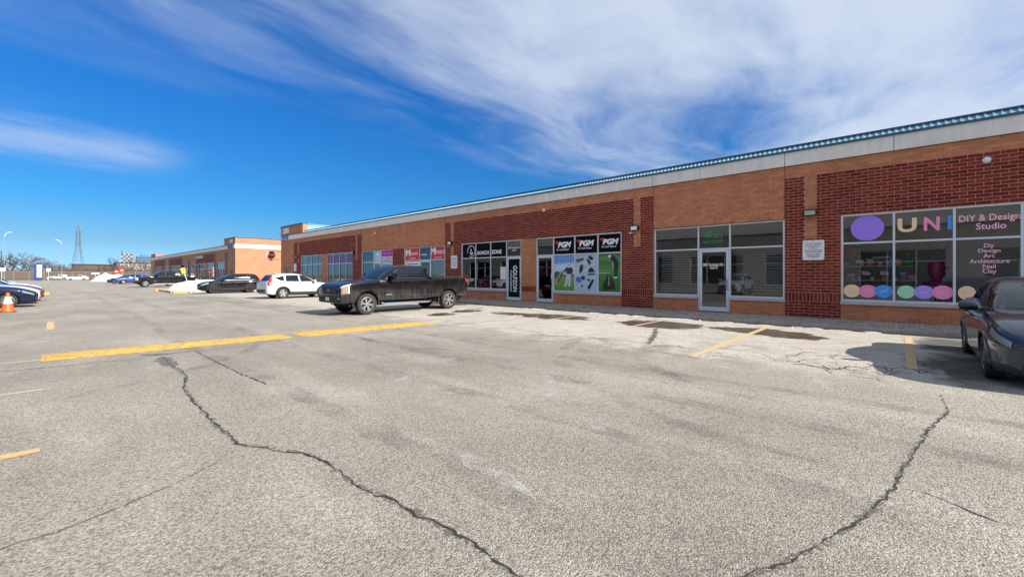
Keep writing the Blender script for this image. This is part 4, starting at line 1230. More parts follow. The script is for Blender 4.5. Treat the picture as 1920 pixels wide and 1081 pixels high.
# ================================================================ things fixed to the plaza wall
def flood(y, z, label, lensm, w=0.30, h=0.17, eye=False):
    t = thing('wall_lamp', label, 'wall lamp', (WX, y, z), 0, 'security lamps on the brick piers')
    b = MB(); b.box(-0.17, -0.03, -w / 2, w / 2, -h / 2, h / 2); b.box(-0.19, -0.15, -w / 2 - 0.012, w / 2 + 0.012, -h / 2 - 0.012, -h / 2 + 0.018); b.box(-0.19, -0.15, -w / 2 - 0.012, w / 2 + 0.012, h / 2 - 0.018, h / 2 + 0.012)
    b.box(-0.19, -0.15, -w / 2 - 0.012, -w / 2 + 0.02, -h / 2, h / 2); b.box(-0.19, -0.15, w / 2 - 0.02, w / 2 + 0.012, -h / 2, h / 2)
    b.build('housing', M_BLACK, t)
    b = MB(); b.box(-0.03, -0.002, -0.06, 0.06, -0.06, 0.06); b.build('bracket', M_DKGREY, t)
    b = MB(); b.quad((-0.173, -w / 2 + 0.02, -h / 2 + 0.02), (-0.173, -w / 2 + 0.02, h / 2 - 0.02), (-0.173, w / 2 - 0.02, h / 2 - 0.02), (-0.173, w / 2 - 0.02, -h / 2 + 0.02)); b.build('lens', lensm, t)
    if eye:
        b = MB(); b.tube((-0.02, 0.16, -h / 2 - 0.07), (-0.16, 0.19, -h / 2 - 0.10), 0.045, 0.035, 12); b.build('sensor', M_WHITE, t)
    return t
M_LENS = mat('lamp_lens', (0.42, 0.43, 0.36), 0.25, vary=0.2, vscale=20)
M_LENS_SKY = mat('lamp_lens_sky_white', (0.85, 0.86, 0.86), 0.2)  # white base colour stands in for sky reflected in the lens
flood(2.22, 3.60, 'black rectangular wall lamp above the customer parking sign', M_LENS, 0.34, 0.19)
flood(8.46, 3.56, 'wall lamp with lens whitened for sky reflection on the pier between the golf shop and the green sign', M_LENS_SKY, 0.34, 0.2, True)
flood(20.95, 3.55, 'wall lamp with lens whitened for sky reflection left of the ring logo window', M_LENS_SKY, 0.36, 0.2, True)
flood(33.7, 3.4, 'wall lamp on the red pier behind the pickup, left of the blue and magenta signs', M_LENS, 0.4, 0.22)
flood(45.6, 3.4, 'wall lamp on the red pier near the STOP sign', M_LENS, 0.4, 0.22)
def dome(y, z, label):
    t = thing('dome_camera', label, 'camera', (WX, y, z), 0, 'round white devices on the wall')
    b = MB(); b.tube((0, 0, 0), (-0.05, 0, 0), 0.085, 0.08, 20); b.build('base', M_WHITE, t, smooth=40)
    b = MB(); b.lathe([(0.065, -0.05), (0.06, -0.075), (0.04, -0.098), (0.0, -0.105)], 18, 'x'); b.build('dome', M_WHITE, t, smooth=60)
dome(*WL(1850, 300), 'round white device high on the wall above the pink lettering')
dome(*WL(1020, 394), 'round white device above the golf shop windows')
dome(*WL(704, 437), 'round white device on the orange wall above the magenta sign')
def wall_sign(y0, y1, z0, z1, label, lines=()):
    t = thing('parking_sign', label, 'sign', (WX - 0.012, (y0 + y1) / 2, z0), 0, 'white parking notices on the piers')
    o_ = Vector(t.location)
    b = MB(); b.prism([(y0 + .03 - o_.y, 0), (y1 - .03 - o_.y, 0), (y1 - o_.y, .03), (y1 - o_.y, z1 - z0 - .03), (y1 - .03 - o_.y, z1 - z0), (y0 + .03 - o_.y, z1 - z0), (y0 - o_.y, z1 - z0 - .03), (y0 - o_.y, .03)], -0.014, 0.008, 'yz')
    b.build('board', M_WHITE, t, fix=True)
    for s, fw, zt, hh, m in lines:
        yc_ = (y0 + y1) / 2; half = (y1 - y0) / 2 * fw; zz = z0 + (z1 - z0) * zt
        if s: letters(s, yc_ + half, yc_ - half, zz, zz + hh, WX - 0.029, m, t, off=o_)
        else:
            b = MB(); yq = yc_ + half; rr = random.Random(int(zt * 100))
            while yq > yc_ - half:                       # small print too fine to read
                wq = rr.uniform(0.02, 0.06); b.quad((-0.017, yq - o_.y, zz - z0), (-0.017, yq - o_.y, zz - z0 + hh), (-0.017, yq - wq - o_.y, zz - z0 + hh), (-0.017, yq - wq - o_.y, zz - z0)); yq -= wq + 0.012
            kind(b.build('small_print', m, t), 'stuff')
    b = MB()
    for zz in (0.03, z1 - z0 - 0.03): b.tube((-0.013, 0, zz), (-0.02, 0, zz), 0.012, 0.012, 8)
    b.build('bolt', M_DKGREY, t)
M_SB = mat('sign_blue', (0.03, 0.07, 0.22), 0.6); M_SR = mat('sign_red', (0.55, 0.05, 0.05), 0.6)
SL = (('CUSTOMER', 0.74, 0.77, 0.06, M_SB), ('PARKING', 0.68, 0.66, 0.06, M_SB), ('ONLY', 0.4, 0.55, 0.06, M_SB), ('', 0.8, 0.46, 0.03, M_SR), ('', 0.7, 0.38, 0.03, M_SR), ('', 0.66, 0.28, 0.022, M_SB), ('', 0.62, 0.21, 0.022, M_SB), ('', 0.5, 0.14, 0.022, M_SB))
wall_sign(1.85, 2.44, 2.04, 2.70, 'white CUSTOMER PARKING ONLY sign on the red pier beside the lettered studio windows', SL)
wall_sign(20.35, 20.95, 1.95, 2.75, 'white parking notice on the red pier above the pickup bed', SL)
wall_sign(45.9, 46.5, 1.9, 2.7, 'white parking notice on the far red pier above the white car')

# stop sign on a bracket at the far corner
st = thing('stop_sign', 'red octagonal STOP sign on a bracket at the plaza corner', 'stop sign', (16.2, 50.55, 3.72))
def octa(r, yy, m, name, parent, d=0.012):
    b = MB(); b.prism([(r * math.cos(R(22.5 + 45 * k)), r * math.sin(R(22.5 + 45 * k))) for k in range(8)], yy, yy + d, 'xz'); return b.build(name, m, parent, fix=True)
octa(0.46, -0.006, M_WHITE, 'border', st); octa(0.425, -0.010, mat('stop_red', (0.50, 0.014, 0.018), 0.6, spec=0.2), 'face', st, 0.003)
me = text_mesh('STOP', 0.02); xs = [v.co.x for v in me.vertices]; ys = [v.co.y for v in me.vertices]
for v in me.vertices:
    v.co = Vector(((v.co.x - min(xs)) / (max(xs) - min(xs)) * 0.70 - 0.35, -0.013, (v.co.y - min(ys)) / (max(ys) - min(ys)) * 0.32 - 0.16))
me.materials.append(M_WHITE); link('lettering', me, st)
b = MB(); b.box(-0.14, 0.14, -0.004, 0.006, -0.62, -0.50); b.build('tab', M_SR, st)
b = MB(); b.tube((-0.3, 0.02, 0.40), (1.0, 0.02, 0.40), 0.02); b.tube((-0.3, 0.02, -0.46), (1.0, 0.02, -0.46), 0.02); b.tube((-0.3, 0.02, -0.46), (-0.3, 0.02, 0.40), 0.015); b.tube((1.0, 0.02, 0.4), (1.0, -0.26, 0.4), 0.02); b.tube((1.0, 0.02, -0.46), (1.0, -0.26, -0.46), 0.02)
b.build('bracket', M_DKGREY, st)

# ================================================================ inside the studio window
M_SHELF = mat('pale_shelf', (0.62, 0.60, 0.56), 0.5)
def shelf(y0, y1, z, label):
    t = thing('shelf', label, 'shelf', (WX + 0.55, (y0 + y1) / 2, z), 0, 'display shelves in the studio window')
    b = MB(); b.box(-0.16, 0.16, -(y1 - y0) / 2, (y1 - y0) / 2, -0.02, 0.0); b.build('board', M_SHELF, t)
    b = MB()
    for s in (-1, 1): b.box(0.13, 0.155, s * ((y1 - y0) / 2 - 0.05) - 0.012, s * ((y1 - y0) / 2 - 0.05) + 0.012, ZB - z, 1.95 - z)
    b.build('upright', M_SHELF, t)
shelf(-0.35, 1.5, 1.83, 'upper display shelf in the studio window with toys on it')
shelf(-0.35, 1.5, 1.38, 'lower display shelf in the studio window')
def curio(y, z, k, col, label, s=1.0):
    t = thing('ornament', label, 'ornament', (WX + 0.5, y, z), 0, 'ornaments on the studio shelves')
    m = mat('ornament_%s' % k, col, 0.5)
    if k.startswith('cone'):
        b = MB(); b.tube((0, 0, 0), (0, 0, 0.34 * s), 0.13 * s, 0.015, 14); b.build('cone_body', m, t, smooth=40)
        b = MB(); b.lathe([(0, 0.36 * s), (0.02, 0.35 * s), (0.03, 0.34 * s), (0.0, 0.32 * s)], 8); b.build('tip', M_WHITE, t)
    elif k.startswith('basket'):
        b = MB(); b.lathe([(0.0, 0.0), (0.09 * s, 0.0), (0.13 * s, 0.06), (0.14 * s, 0.15 * s), (0.12 * s, 0.15 * s), (0.10 * s, 0.05)], 14); b.build('bowl', m, t, smooth=50)
        b = MB()
        for i in range(7): b.lathe([(0, .05), (.03, .035), (.045, 0), (.03, -.035), (0, -.05)], 8, 'z', (random.uniform(-.07, .07), random.uniform(-.08, .08), 0.17 * s + random.uniform(0, .05)))
        b.build('filling', mat('ornament_fill', (0.75, 0.68, 0.66), 0.6), t, smooth=60)
    elif k.startswith('hoop'):
        b = MB(); n = 26
        ring = [(0.02, 0.24 * s * math.cos(6.2832 * i / n), 0.24 * s + 0.24 * s * math.sin(6.2832 * i / n)) for i in range(n + 1)]
        b.path(ring, 0.013, 6); b.build('hoop', m, t)
        b = MB(); b.box(-0.02, 0.06, -0.10, 0.10, 0.16, 0.24); b.box(-0.02, 0.06, -0.05, 0.12, 0.24, 0.29); b.build('figures', mat('ornament_fill', (0.75, 0.68, 0.66), 0.6), t)
    else:
        b = MB(); b.box(-0.06, 0.06, -0.09 * s, 0.09 * s, 0, 0.16 * s); b.build('box_body', m, t)
        b = MB(); b.box(-0.065, 0.065, -0.095 * s, 0.095 * s, 0.161 * s, 0.19 * s); b.build('lid', M_WHITE, t)
curio(-0.16, 1.83, 'cone_green', (0.02, 0.32, 0.12), 'green cone ornament on the studio shelf')
curio(0.10, 1.83, 'box_multi', (0.70, 0.45, 0.05), 'yellow toy box beside the green cone')
curio(0.28, 1.83, 'box_blue', (0.10, 0.35, 0.70), 'blue toy box near the window mullion', 0.8)
curio(0.72, 1.83, 'basket_pink', (0.70, 0.22, 0.25), 'pink bowl of trinkets on the upper studio shelf', 0.9)
curio(0.98, 1.83, 'box_cream', (0.62, 0.52, 0.38), 'cream box on the upper studio shelf')
curio(0.82, 1.38, 'hoop_gold', (0.45, 0.30, 0.10), 'left gold hoop display on the lower studio shelf', 0.85)
curio(0.38, 1.38, 'hoop_gold', (0.45, 0.30, 0.10), 'right gold hoop display on the lower studio shelf', 0.85)
curio(-0.05, 1.38, 'basket_lilac', (0.40, 0.25, 0.60), 'lilac basket of white trinkets on the lower studio shelf')
curio(-0.24, 1.38, 'box_rose', (0.75, 0.2, 0.35), 'rose box at the end of the lower studio shelf', 0.8)
curio(1.2, 1.38, 'box_grey', (0.2, 0.2, 0.2), 'dark box at the left end of the lower studio shelf')
rq = random.Random(8)
goods = [('teal', (0.05, 0.45, 0.45)), ('violet', (0.35, 0.12, 0.6)), ('yellow', (0.8, 0.6, 0.08)), ('coral', (0.8, 0.25, 0.18)), ('white', (0.75, 0.74, 0.72)), ('lime', (0.35, 0.6, 0.12))]
for i, (nm, cl) in enumerate(goods):
    curio(1.32 - i * 0.29 + rq.uniform(-.03, .03), 1.83, 'box_' + nm, cl, 'small %s box standing at the front of the upper studio shelf' % nm, 0.55)
    curio(1.25 - i * 0.28 + rq.uniform(-.03, .03), 1.38, 'box_' + nm, cl, 'small %s box standing at the front of the lower studio shelf' % nm, 0.5)
t = thing('framed_picture', 'grey framed picture leaning on the upper studio shelf', 'picture', (WX + 0.62, 0.45, 1.83))
b = MB(); b.box(-0.012, 0.012, -0.22, 0.22, 0.0, 0.03); b.box(-0.012, 0.012, -0.22, 0.22, 0.26, 0.29); b.box(-0.012, 0.012, -0.22, -0.19, 0.03, 0.26); b.box(-0.012, 0.012, 0.19, 0.22, 0.03, 0.26); b.build('frame', M_ALU, t)
b = MB(); b.box(0.0, 0.006, -0.19, 0.19, 0.03, 0.26); b.build('picture_sheet', mat('picture_grey', (0.16, 0.16, 0.15), 0.7), t)
t = thing('flower_vase', 'magenta vase with a wide bowl in the studio window', 'vase', (WX + 0.75, -0.78, ZB))
b = MB(); b.lathe([(0.0, 0.0), (0.2, 0.0), (0.06, 0.1), (0.05, 0.85), (0.30, 1.05), (0.33, 1.2), (0.10, 1.28), (0.19, 1.45), (0.20, 1.75), (0.15, 1.85), (0.0, 1.8)], 20); b.build('body', mat('vase_magenta', (0.42, 0.05, 0.17), 0.3), t, smooth=50)
b = MB(); b.tube((0, -0.12, 1.85), (0, 0.16, 1.98), 0.02); b.tube((0, 0.1, 1.85), (0, -0.16, 2.0), 0.02); b.build('stems', mat('stem_tan', (0.5, 0.35, 0.2), 0.6), t)
t = thing('yellow_plant', 'small yellow green hanging plant in the studio window', 'plant', (WX + 0.4, -0.97, 1.75))
b = MB(); rnd = random.Random(4)
for i in range(46):
    a, e, l = rnd.uniform(0, 6.28), rnd.uniform(-1.2, 1.2), rnd.uniform(0.05, 0.14)
    d = Vector((math.cos(a) * math.cos(e), math.sin(a) * math.cos(e), math.sin(e))); s_ = d.cross(Vector((0, 0, 1))).normalized() * 0.02
    b.poly([s_ * -1 + d * 0.02, d * l, s_ + d * 0.02])
b.build('leaves', mat('plant_yellow', (0.40, 0.50, 0.04), 0.6), t)
b = MB(); b.tube((0, 0, 0.0), (0, 0, 1.6), 0.004); b.tube((0, 0, -0.04), (0, 0, 0.03), 0.05, 0.07, 10); b.build('cord', M_DKGREY, t)
t = thing('orange_box', 'orange box standing high in the left studio pane', 'box', (WX + 0.7, 1.28, 2.1))
b = MB(); b.box(-0.1, 0.1, -0.2, 0.2, 0.0, 0.34); b.build('carton', mat('carton_orange', (0.42, 0.09, 0.02), 0.6), t); b = MB(); b.box(-0.16, 0.16, -0.24, 0.24, -0.03, 0.0); b.box(0.1, 0.15, -0.24, -0.2, -1.97, -0.03); b.box(0.1, 0.15, 0.2, 0.24, -1.97, -0.03); b.build('stand', M_DKGREY, t)

# ================================================================ vehicles
def pchip(tab, x):
    """monotone cubic through rows (x, a, b, c, ...)"""
    n = len(tab)
    if x <= tab[0][0]: return tab[0][1:]
    if x >= tab[-1][0]: return tab[-1][1:]
    for i in range(n - 1):
        if x <= tab[i + 1][0]: break
    h = tab[i + 1][0] - tab[i][0]; t = (x - tab[i][0]) / h
    out = []
    for c in range(1, len(tab[0])):
        def sl(j):
            if j <= 0 or j >= n - 1: return 0.0 if 0 < j else (tab[1][c] - tab[0][c]) / (tab[1][0] - tab[0][0])
            d0 = (tab[j][c] - tab[j - 1][c]) / (tab[j][0] - tab[j - 1][0]); d1 = (tab[j + 1][c] - tab[j][c]) / (tab[j + 1][0] - tab[j][0])
            return 0.0 if d0 * d1 <= 0 else 2 * d0 * d1 / (d0 + d1)
        m0 = sl(i); m1 = sl(i + 1) if i + 1 < n - 1 else (tab[-1][c] - tab[-2][c]) / (tab[-1][0] - tab[-2][0])
        a, b = tab[i][c], tab[i + 1][c]
        out.append((2 * t ** 3 - 3 * t * t + 1) * a + (t ** 3 - 2 * t * t + t) * h * m0 + (-2 * t ** 3 + 3 * t * t) * b + (t ** 3 - t * t) * h * m1)
    return out
PROF = [(0, 0), (.55, 0), (.86, 0.0), (.945, .035), (.975, .14), (.985, .34), (1.0, .58), (.992, .74), (.965, .88), (.915, .965), (.80, 1.0), (.45, 1.02), (0, 1.03)]
PROFT = [(0, 0), (.55, 0), (.90, 0.0), (.965, .03), (.985, .12), (.99, .34), (1.0, .60), (.998, .78), (.985, .92), (.955, .985), (.86, 1.0), (.45, 1.01), (0, 1.015)]
class Spec:
    def __init__(s, **k): s.__dict__.update(k)
    def surf(s, x, k, off=0.0):
        w, zb, zt = pchip(s.stations, x)
        i = min(int(k), len(s.prof) - 2); t = k - i
        yf = s.prof[i][0] * (1 - t) + s.prof[i + 1][0] * t; zf = s.prof[i][1] * (1 - t) + s.prof[i + 1][1] * t
        y, z = w * yf, zb + (zt - zb) * zf
        if off:
            dy = (s.prof[i + 1][1] - s.prof[i][1]) * (zt - zb); dz = -(s.prof[i + 1][0] - s.prof[i][0]) * w
            w1 = pchip(s.stations, x + 0.02)[0]; dx = -(w1 - w) / 0.02
            l = math.hypot(dy, dz) or 1
            n = Vector((dx * abs(dy / l), dy / l, dz / l)).normalized() * off
            return (x + n.x, y + n.y, z + n.z)
        return (x, y, z)
    def ring(s, z):
        return pchip(s.rings, z)                  # xf, xr, w
    def gh(s, x, z, off=0.0):
        xf, xr, w = s.ring(z); cx, a = (xf + xr) / 2, (xf - xr) / 2
        q = min(0.999, abs(x - cx) / a)
        y = w * (1 - q ** s.npow) ** (1 / s.npow)
        return (x, y + off, z + off * 0.35)
    def ghf(s, fy, z, front=True, off=0.0):
        xf, xr, w = s.ring(z); cx, a = (xf + xr) / 2, (xf - xr) / 2
        q = min(0.999, abs(fy)); e = (1 - q ** s.npow) ** (1 / s.npow)
        x = cx + a * e if front else cx - a * e
        return (x + (off if front else -off), fy * w, z + off * 0.6)
_cache = {}
M_WELL = mat('wheel_well', (0.006, 0.006, 0.006), 0.9)
def body_mesh(sp):
    if sp.key in _cache: return _cache[sp.key]
    xs = [sp.stations[0][0] + (sp.stations[-1][0] - sp.stations[0][0]) * i / 70 for i in range(71)]
    xs = sorted(set(xs + [q[0] for q in sp.stations])); kk = []
    for i in range(len(sp.prof) - 1): kk += [i, i + 0.5]
    kk.append(len(sp.prof) - 1.0)
    b = MB(); rows = []
    for x in xs:
        half = [sp.surf(x, k) for k in kk]
        rows.append(half + [(p[0], -p[1], p[2]) for p in reversed(half[1:-1])])
    n = len(rows[0])
    for r in rows: b.v += r
    for i in range(len(rows) - 1):
        for j in range(n):
            b.f.append((i * n + j, i * n + (j + 1) % n, (i + 1) * n + (j + 1) % n, (i + 1) * n + j)); b.m.append(0)
    b.f.append(tuple(range(n))); b.f.append(tuple(reversed(range((len(rows) - 1) * n, len(rows) * n)))); b.m += [0, 0]
    me = b.mesh('body', [M_BLACK, M_WELL], fix=True)
    o = bpy.data.objects.new('tmp', me); COL.objects.link(o)
    c = MB()
    for ax in sp.axles:
        for s in (-1, 1):
            w = pchip(sp.stations, ax)[0]
            c.tube((ax, s * (w - 0.34), sp.r), (ax, s * (w + 0.3), sp.r), sp.arch, sp.arch, 36)
    cm = c.mesh('cut', [M_WELL], fix=True)
    co = bpy.data.objects.new('tmpc', cm); COL.objects.link(co)
    md = o.modifiers.new('b', 'BOOLEAN'); md.operation = 'DIFFERENCE'; md.object = co; md.solver = 'EXACT'
    try: md.material_mode = 'TRANSFER'
    except Exception: pass
    dg = bpy.context.evaluated_depsgraph_get()
    r = bpy.data.meshes.new_from_object(o.evaluated_get(dg))
    bpy.data.objects.remove(o); bpy.data.objects.remove(co)
    r.polygons.foreach_set('use_smooth', [True] * len(r.polygons)); r.set_sharp_from_angle(angle=R(32))
    _cache[sp.key] = r
    return r
def cabin_mesh(sp):
    key = sp.key + '_cab'
    if key in _cache: return _cache[key]
    z0, z1 = sp.rings[0][0], sp.rings[-1][0]; N_ = 56; b = MB(); rows = []
    zz = [z0 + (z1 - z0) * (i / 16) ** 0.75 for i in range(17)]
    for z in zz:
        xf, xr, w = sp.ring(z); cx, a = (xf + xr) / 2, (xf - xr) / 2; row = []
        for k in range(N_):
            an = 2 * math.pi * k / N_; c_, s_ = math.cos(an), math.sin(an); p = 2 / sp.npow
            row.append((cx + a * math.copysign(abs(c_) ** p, c_), w * math.copysign(abs(s_) ** p, s_), z))
        rows.append(row)
    for r in rows: b.v += r
    for i in range(len(rows) - 1):
        for j in range(N_):
            b.f.append((i * N_ + j, i * N_ + (j + 1) % N_, (i + 1) * N_ + (j + 1) % N_, (i + 1) * N_ + j)); b.m.append(0)
    b.f.append(tuple(range((len(rows) - 1) * N_, len(rows) * N_))); b.m.append(0)
    _cache[key] = b.mesh('cabin', M_BLACK, smooth=40)
    return _cache[key]
def side_patch(sp, pts, s, off=0.006, nx=8, nz=4):
    """four corners (x,z): bottom front, bottom rear, top rear, top front, laid on the cabin side"""
    (ax, az), (bx, bz), (cx, cz), (dx_, dz_) = pts; b = MB(); rows = []
    for j in range(nz + 1):
        v = j / nz; row = []
        for i in range(nx + 1):
            u = i / nx
            x = (ax * (1 - u) + bx * u) * (1 - v) + (dx_ * (1 - u) + cx * u) * v; z = (az * (1 - u) + bz * u) * (1 - v) + (dz_ * (1 - u) + cz * u) * v
            p = sp.gh(x, z, off); row.append((p[0], s * p[1], p[2]))
        rows.append(row)
    b.grid(rows, flip=(s < 0)); return b
def screen_patch(sp, z0, z1, front, wf=0.86, off=0.006, n=12):
    b = MB(); rows = []
    for j in range(7):
        z = z0 + (z1 - z0) * j / 6; rows.append([sp.ghf(wf * (-1 + 2 * i / n), z, front, off) for i in range(n + 1)])
    b.grid(rows, flip=not front); return b
def skin(sp, x0, x1, k0, k1, s, off=0.008, nx=8, nk=5, taper=None):
    b = MB(); rows = []
    for j in range(nk + 1):
        k = k0 + (k1 - k0) * j / nk; row = []
        for i in range(nx + 1):
            xx = x0 + (x1 - x0) * i / nx
            kk = k
            if taper: kk = k0 + (k1 - k0) * (j / nk) * (taper[0] + (taper[1] - taper[0]) * i / nx) + taper[2] * (i / nx)
            p = sp.surf(xx, kk, off); row.append((p[0], s * p[1], p[2]))
        rows.append(row)
    b.grid(rows, flip=(s > 0)); return b
def paint(name, col, metal=0.0, dirt=0.0, rough=0.32, streak=False):
    if name in _mc: return _mc[name]
    m, t, b, o = new_mat(name)
    P = t.add('ShaderNodeTexCoord').outputs['Object']
    z = t.sep(P)[2]
    n = t.noise(P, 2.2, 6, 0.65, 0.4)
    if streak:
        n = t.math('ADD', t.math('MULTIPLY', n, 0.5), t.math('MULTIPLY', t.noise(t.mapping(P, (7, 7, 0.9), rot=(0, 0.25, 0)), 1.0, 6, 0.7, 1.2), 0.6))
    f = t.math('MULTIPLY', t.mapr(n, 0.40, 0.72), t.mapr(z, 1.25, 0.55))
    f = t.math('MULTIPLY', f, dirt)
    t.l.new(t.mix(f, col, (0.22, 0.21, 0.20)), b.inputs['Base Color'])
    b.inputs['Metallic'].default_value = metal
    t.l.new(t.mapr(f, 0.0, 0.6, rough, 0.8), b.inputs['Roughness'])
    b.inputs['Coat Roughness'].default_value = 0.03
    b.inputs['Specular IOR Level'].default_value = 0.05 if max(col) < 0.1 else 0.4
    t.l.new(t.mapr(f, 0.0, 0.5, 1.0, 0.1), b.inputs['Coat Weight'])
    _mc[name] = m
    return m
def carglass(name, col, spec=0.6):
    return mat(name, col, 0.03, spec=spec, coat=0.0)
M_CG = carglass('car_glass', (0.008, 0.011, 0.013))
M_TYRE = mat('tyre_rubber', (0.022, 0.021, 0.020), 0.85, vary=0.3, vscale=9)
M_RIM = mat('alloy_rim', (0.42, 0.43, 0.45), 0.35, metal=0.8)
M_RIMB = mat('black_rim', (0.015, 0.015, 0.016), 0.3)
M_CHR = mat('chrome', (0.75, 0.76, 0.78), 0.12, metal=1.0)
M_CLAD = mat('black_cladding', (0.018, 0.018, 0.019), 0.6)
M_HL = mat('headlamp_glass', (0.20, 0.205, 0.215), 0.1, spec=0.7, coat=1.0)
M_AMB = mat('amber_lamp', (0.75, 0.25, 0.02), 0.25, coat=1.0)
M_TL = mat('tail_lamp', (0.42, 0.008, 0.010), 0.15, coat=1.0)
M_PLATE = mat('number_plate', (0.55, 0.58, 0.66), 0.5, vary=0.3, vscale=25)
M_SEAM = mat('panel_gap', (0.003, 0.003, 0.003), 0.9)
def wheel(car, x, y, r, w, s, style, rimm):
    key = ('wheel', r, w, s, style)
    if key not in _cache:
        h = MB(); h.lathe([(0.0, s * w * 0.20), (r * 0.30, s * w * 0.20), (r * 0.60, s * w * 0.12), (r * 0.60, -s * w * 0.3), (0, -s * w * 0.3)], 24, 'y')
        ty = MB(); ty.lathe([(r * .64, -w * .45), (r * .88, -w * .5), (r * .97, -w * .44), (r, -w * .30), (r * 0.992, 0), (r, w * .30), (r * .97, w * .44), (r * .88, w * .5), (r * .64, w * .45), (r * .64, -w * .45)], 40, 'y')
        rm = MB(); rm.lathe([(r * .655, s * w * .46), (r * .62, s * w * .47), (r * .60, s * w * .40), (r * .59, -s * w * .2)], 40, 'y')
        rm.lathe([(0, s * w * .44), (r * .11, s * w * .43), (r * .15, s * w * .36), (r * .15, s * w * .25)], 20, 'y')
        ns = {'six': 6, 'five': 5, 'ten': 10, 'fat': 5}[style]
        for k in range(ns):
            a0 = 2 * math.pi * k / ns + 0.2
            for da in ((-0.14, 0.14) if style == 'six' else (0,)):
                wi, wo_ = {'six': (.038, .042), 'five': (.10, .08), 'ten': (.05, .045), 'fat': (.17, .20)}[style]
                a = a0 + da; c_, s_ = math.cos(a), math.sin(a)
                P2 = lambda rr, q, d: (r * (rr * c_ - q * s_), s * w * d, r * (rr * s_ + q * c_))
                rm.quad(P2(.12, -wi, .40), P2(.62, -wo_, .43), P2(.62, wo_, .43), P2(.12, wi, .40))
                rm.quad(P2(.12, -wi, .40), P2(.12, -wi, .25), P2(.62, -wo_, .25), P2(.62, -wo_, .43)); rm.quad(P2(.12, wi, .25), P2(.12, wi, .40), P2(.62, wo_, .43), P2(.62, wo_, .25))
        _cache[key] = (h.mesh('wheel', M_BLACK, smooth=35), ty.mesh('tyre', M_TYRE, smooth=35), rm.mesh('rim', M_RIM, smooth=30, fix=True))
    h, ty, rm = _cache[key]
    wo_ = link('wheel', h, car, (x, y, r)); link('tyre', ty, wo_)
    if rimm is not M_RIM:
        rm = rm.copy(); rm.materials.clear(); rm.materials.append(rimm)
    link('rim', rm, wo_)
def put(b, name, m, car, smooth=None, fix=False): return b.build(name, m, car, smooth, fix)

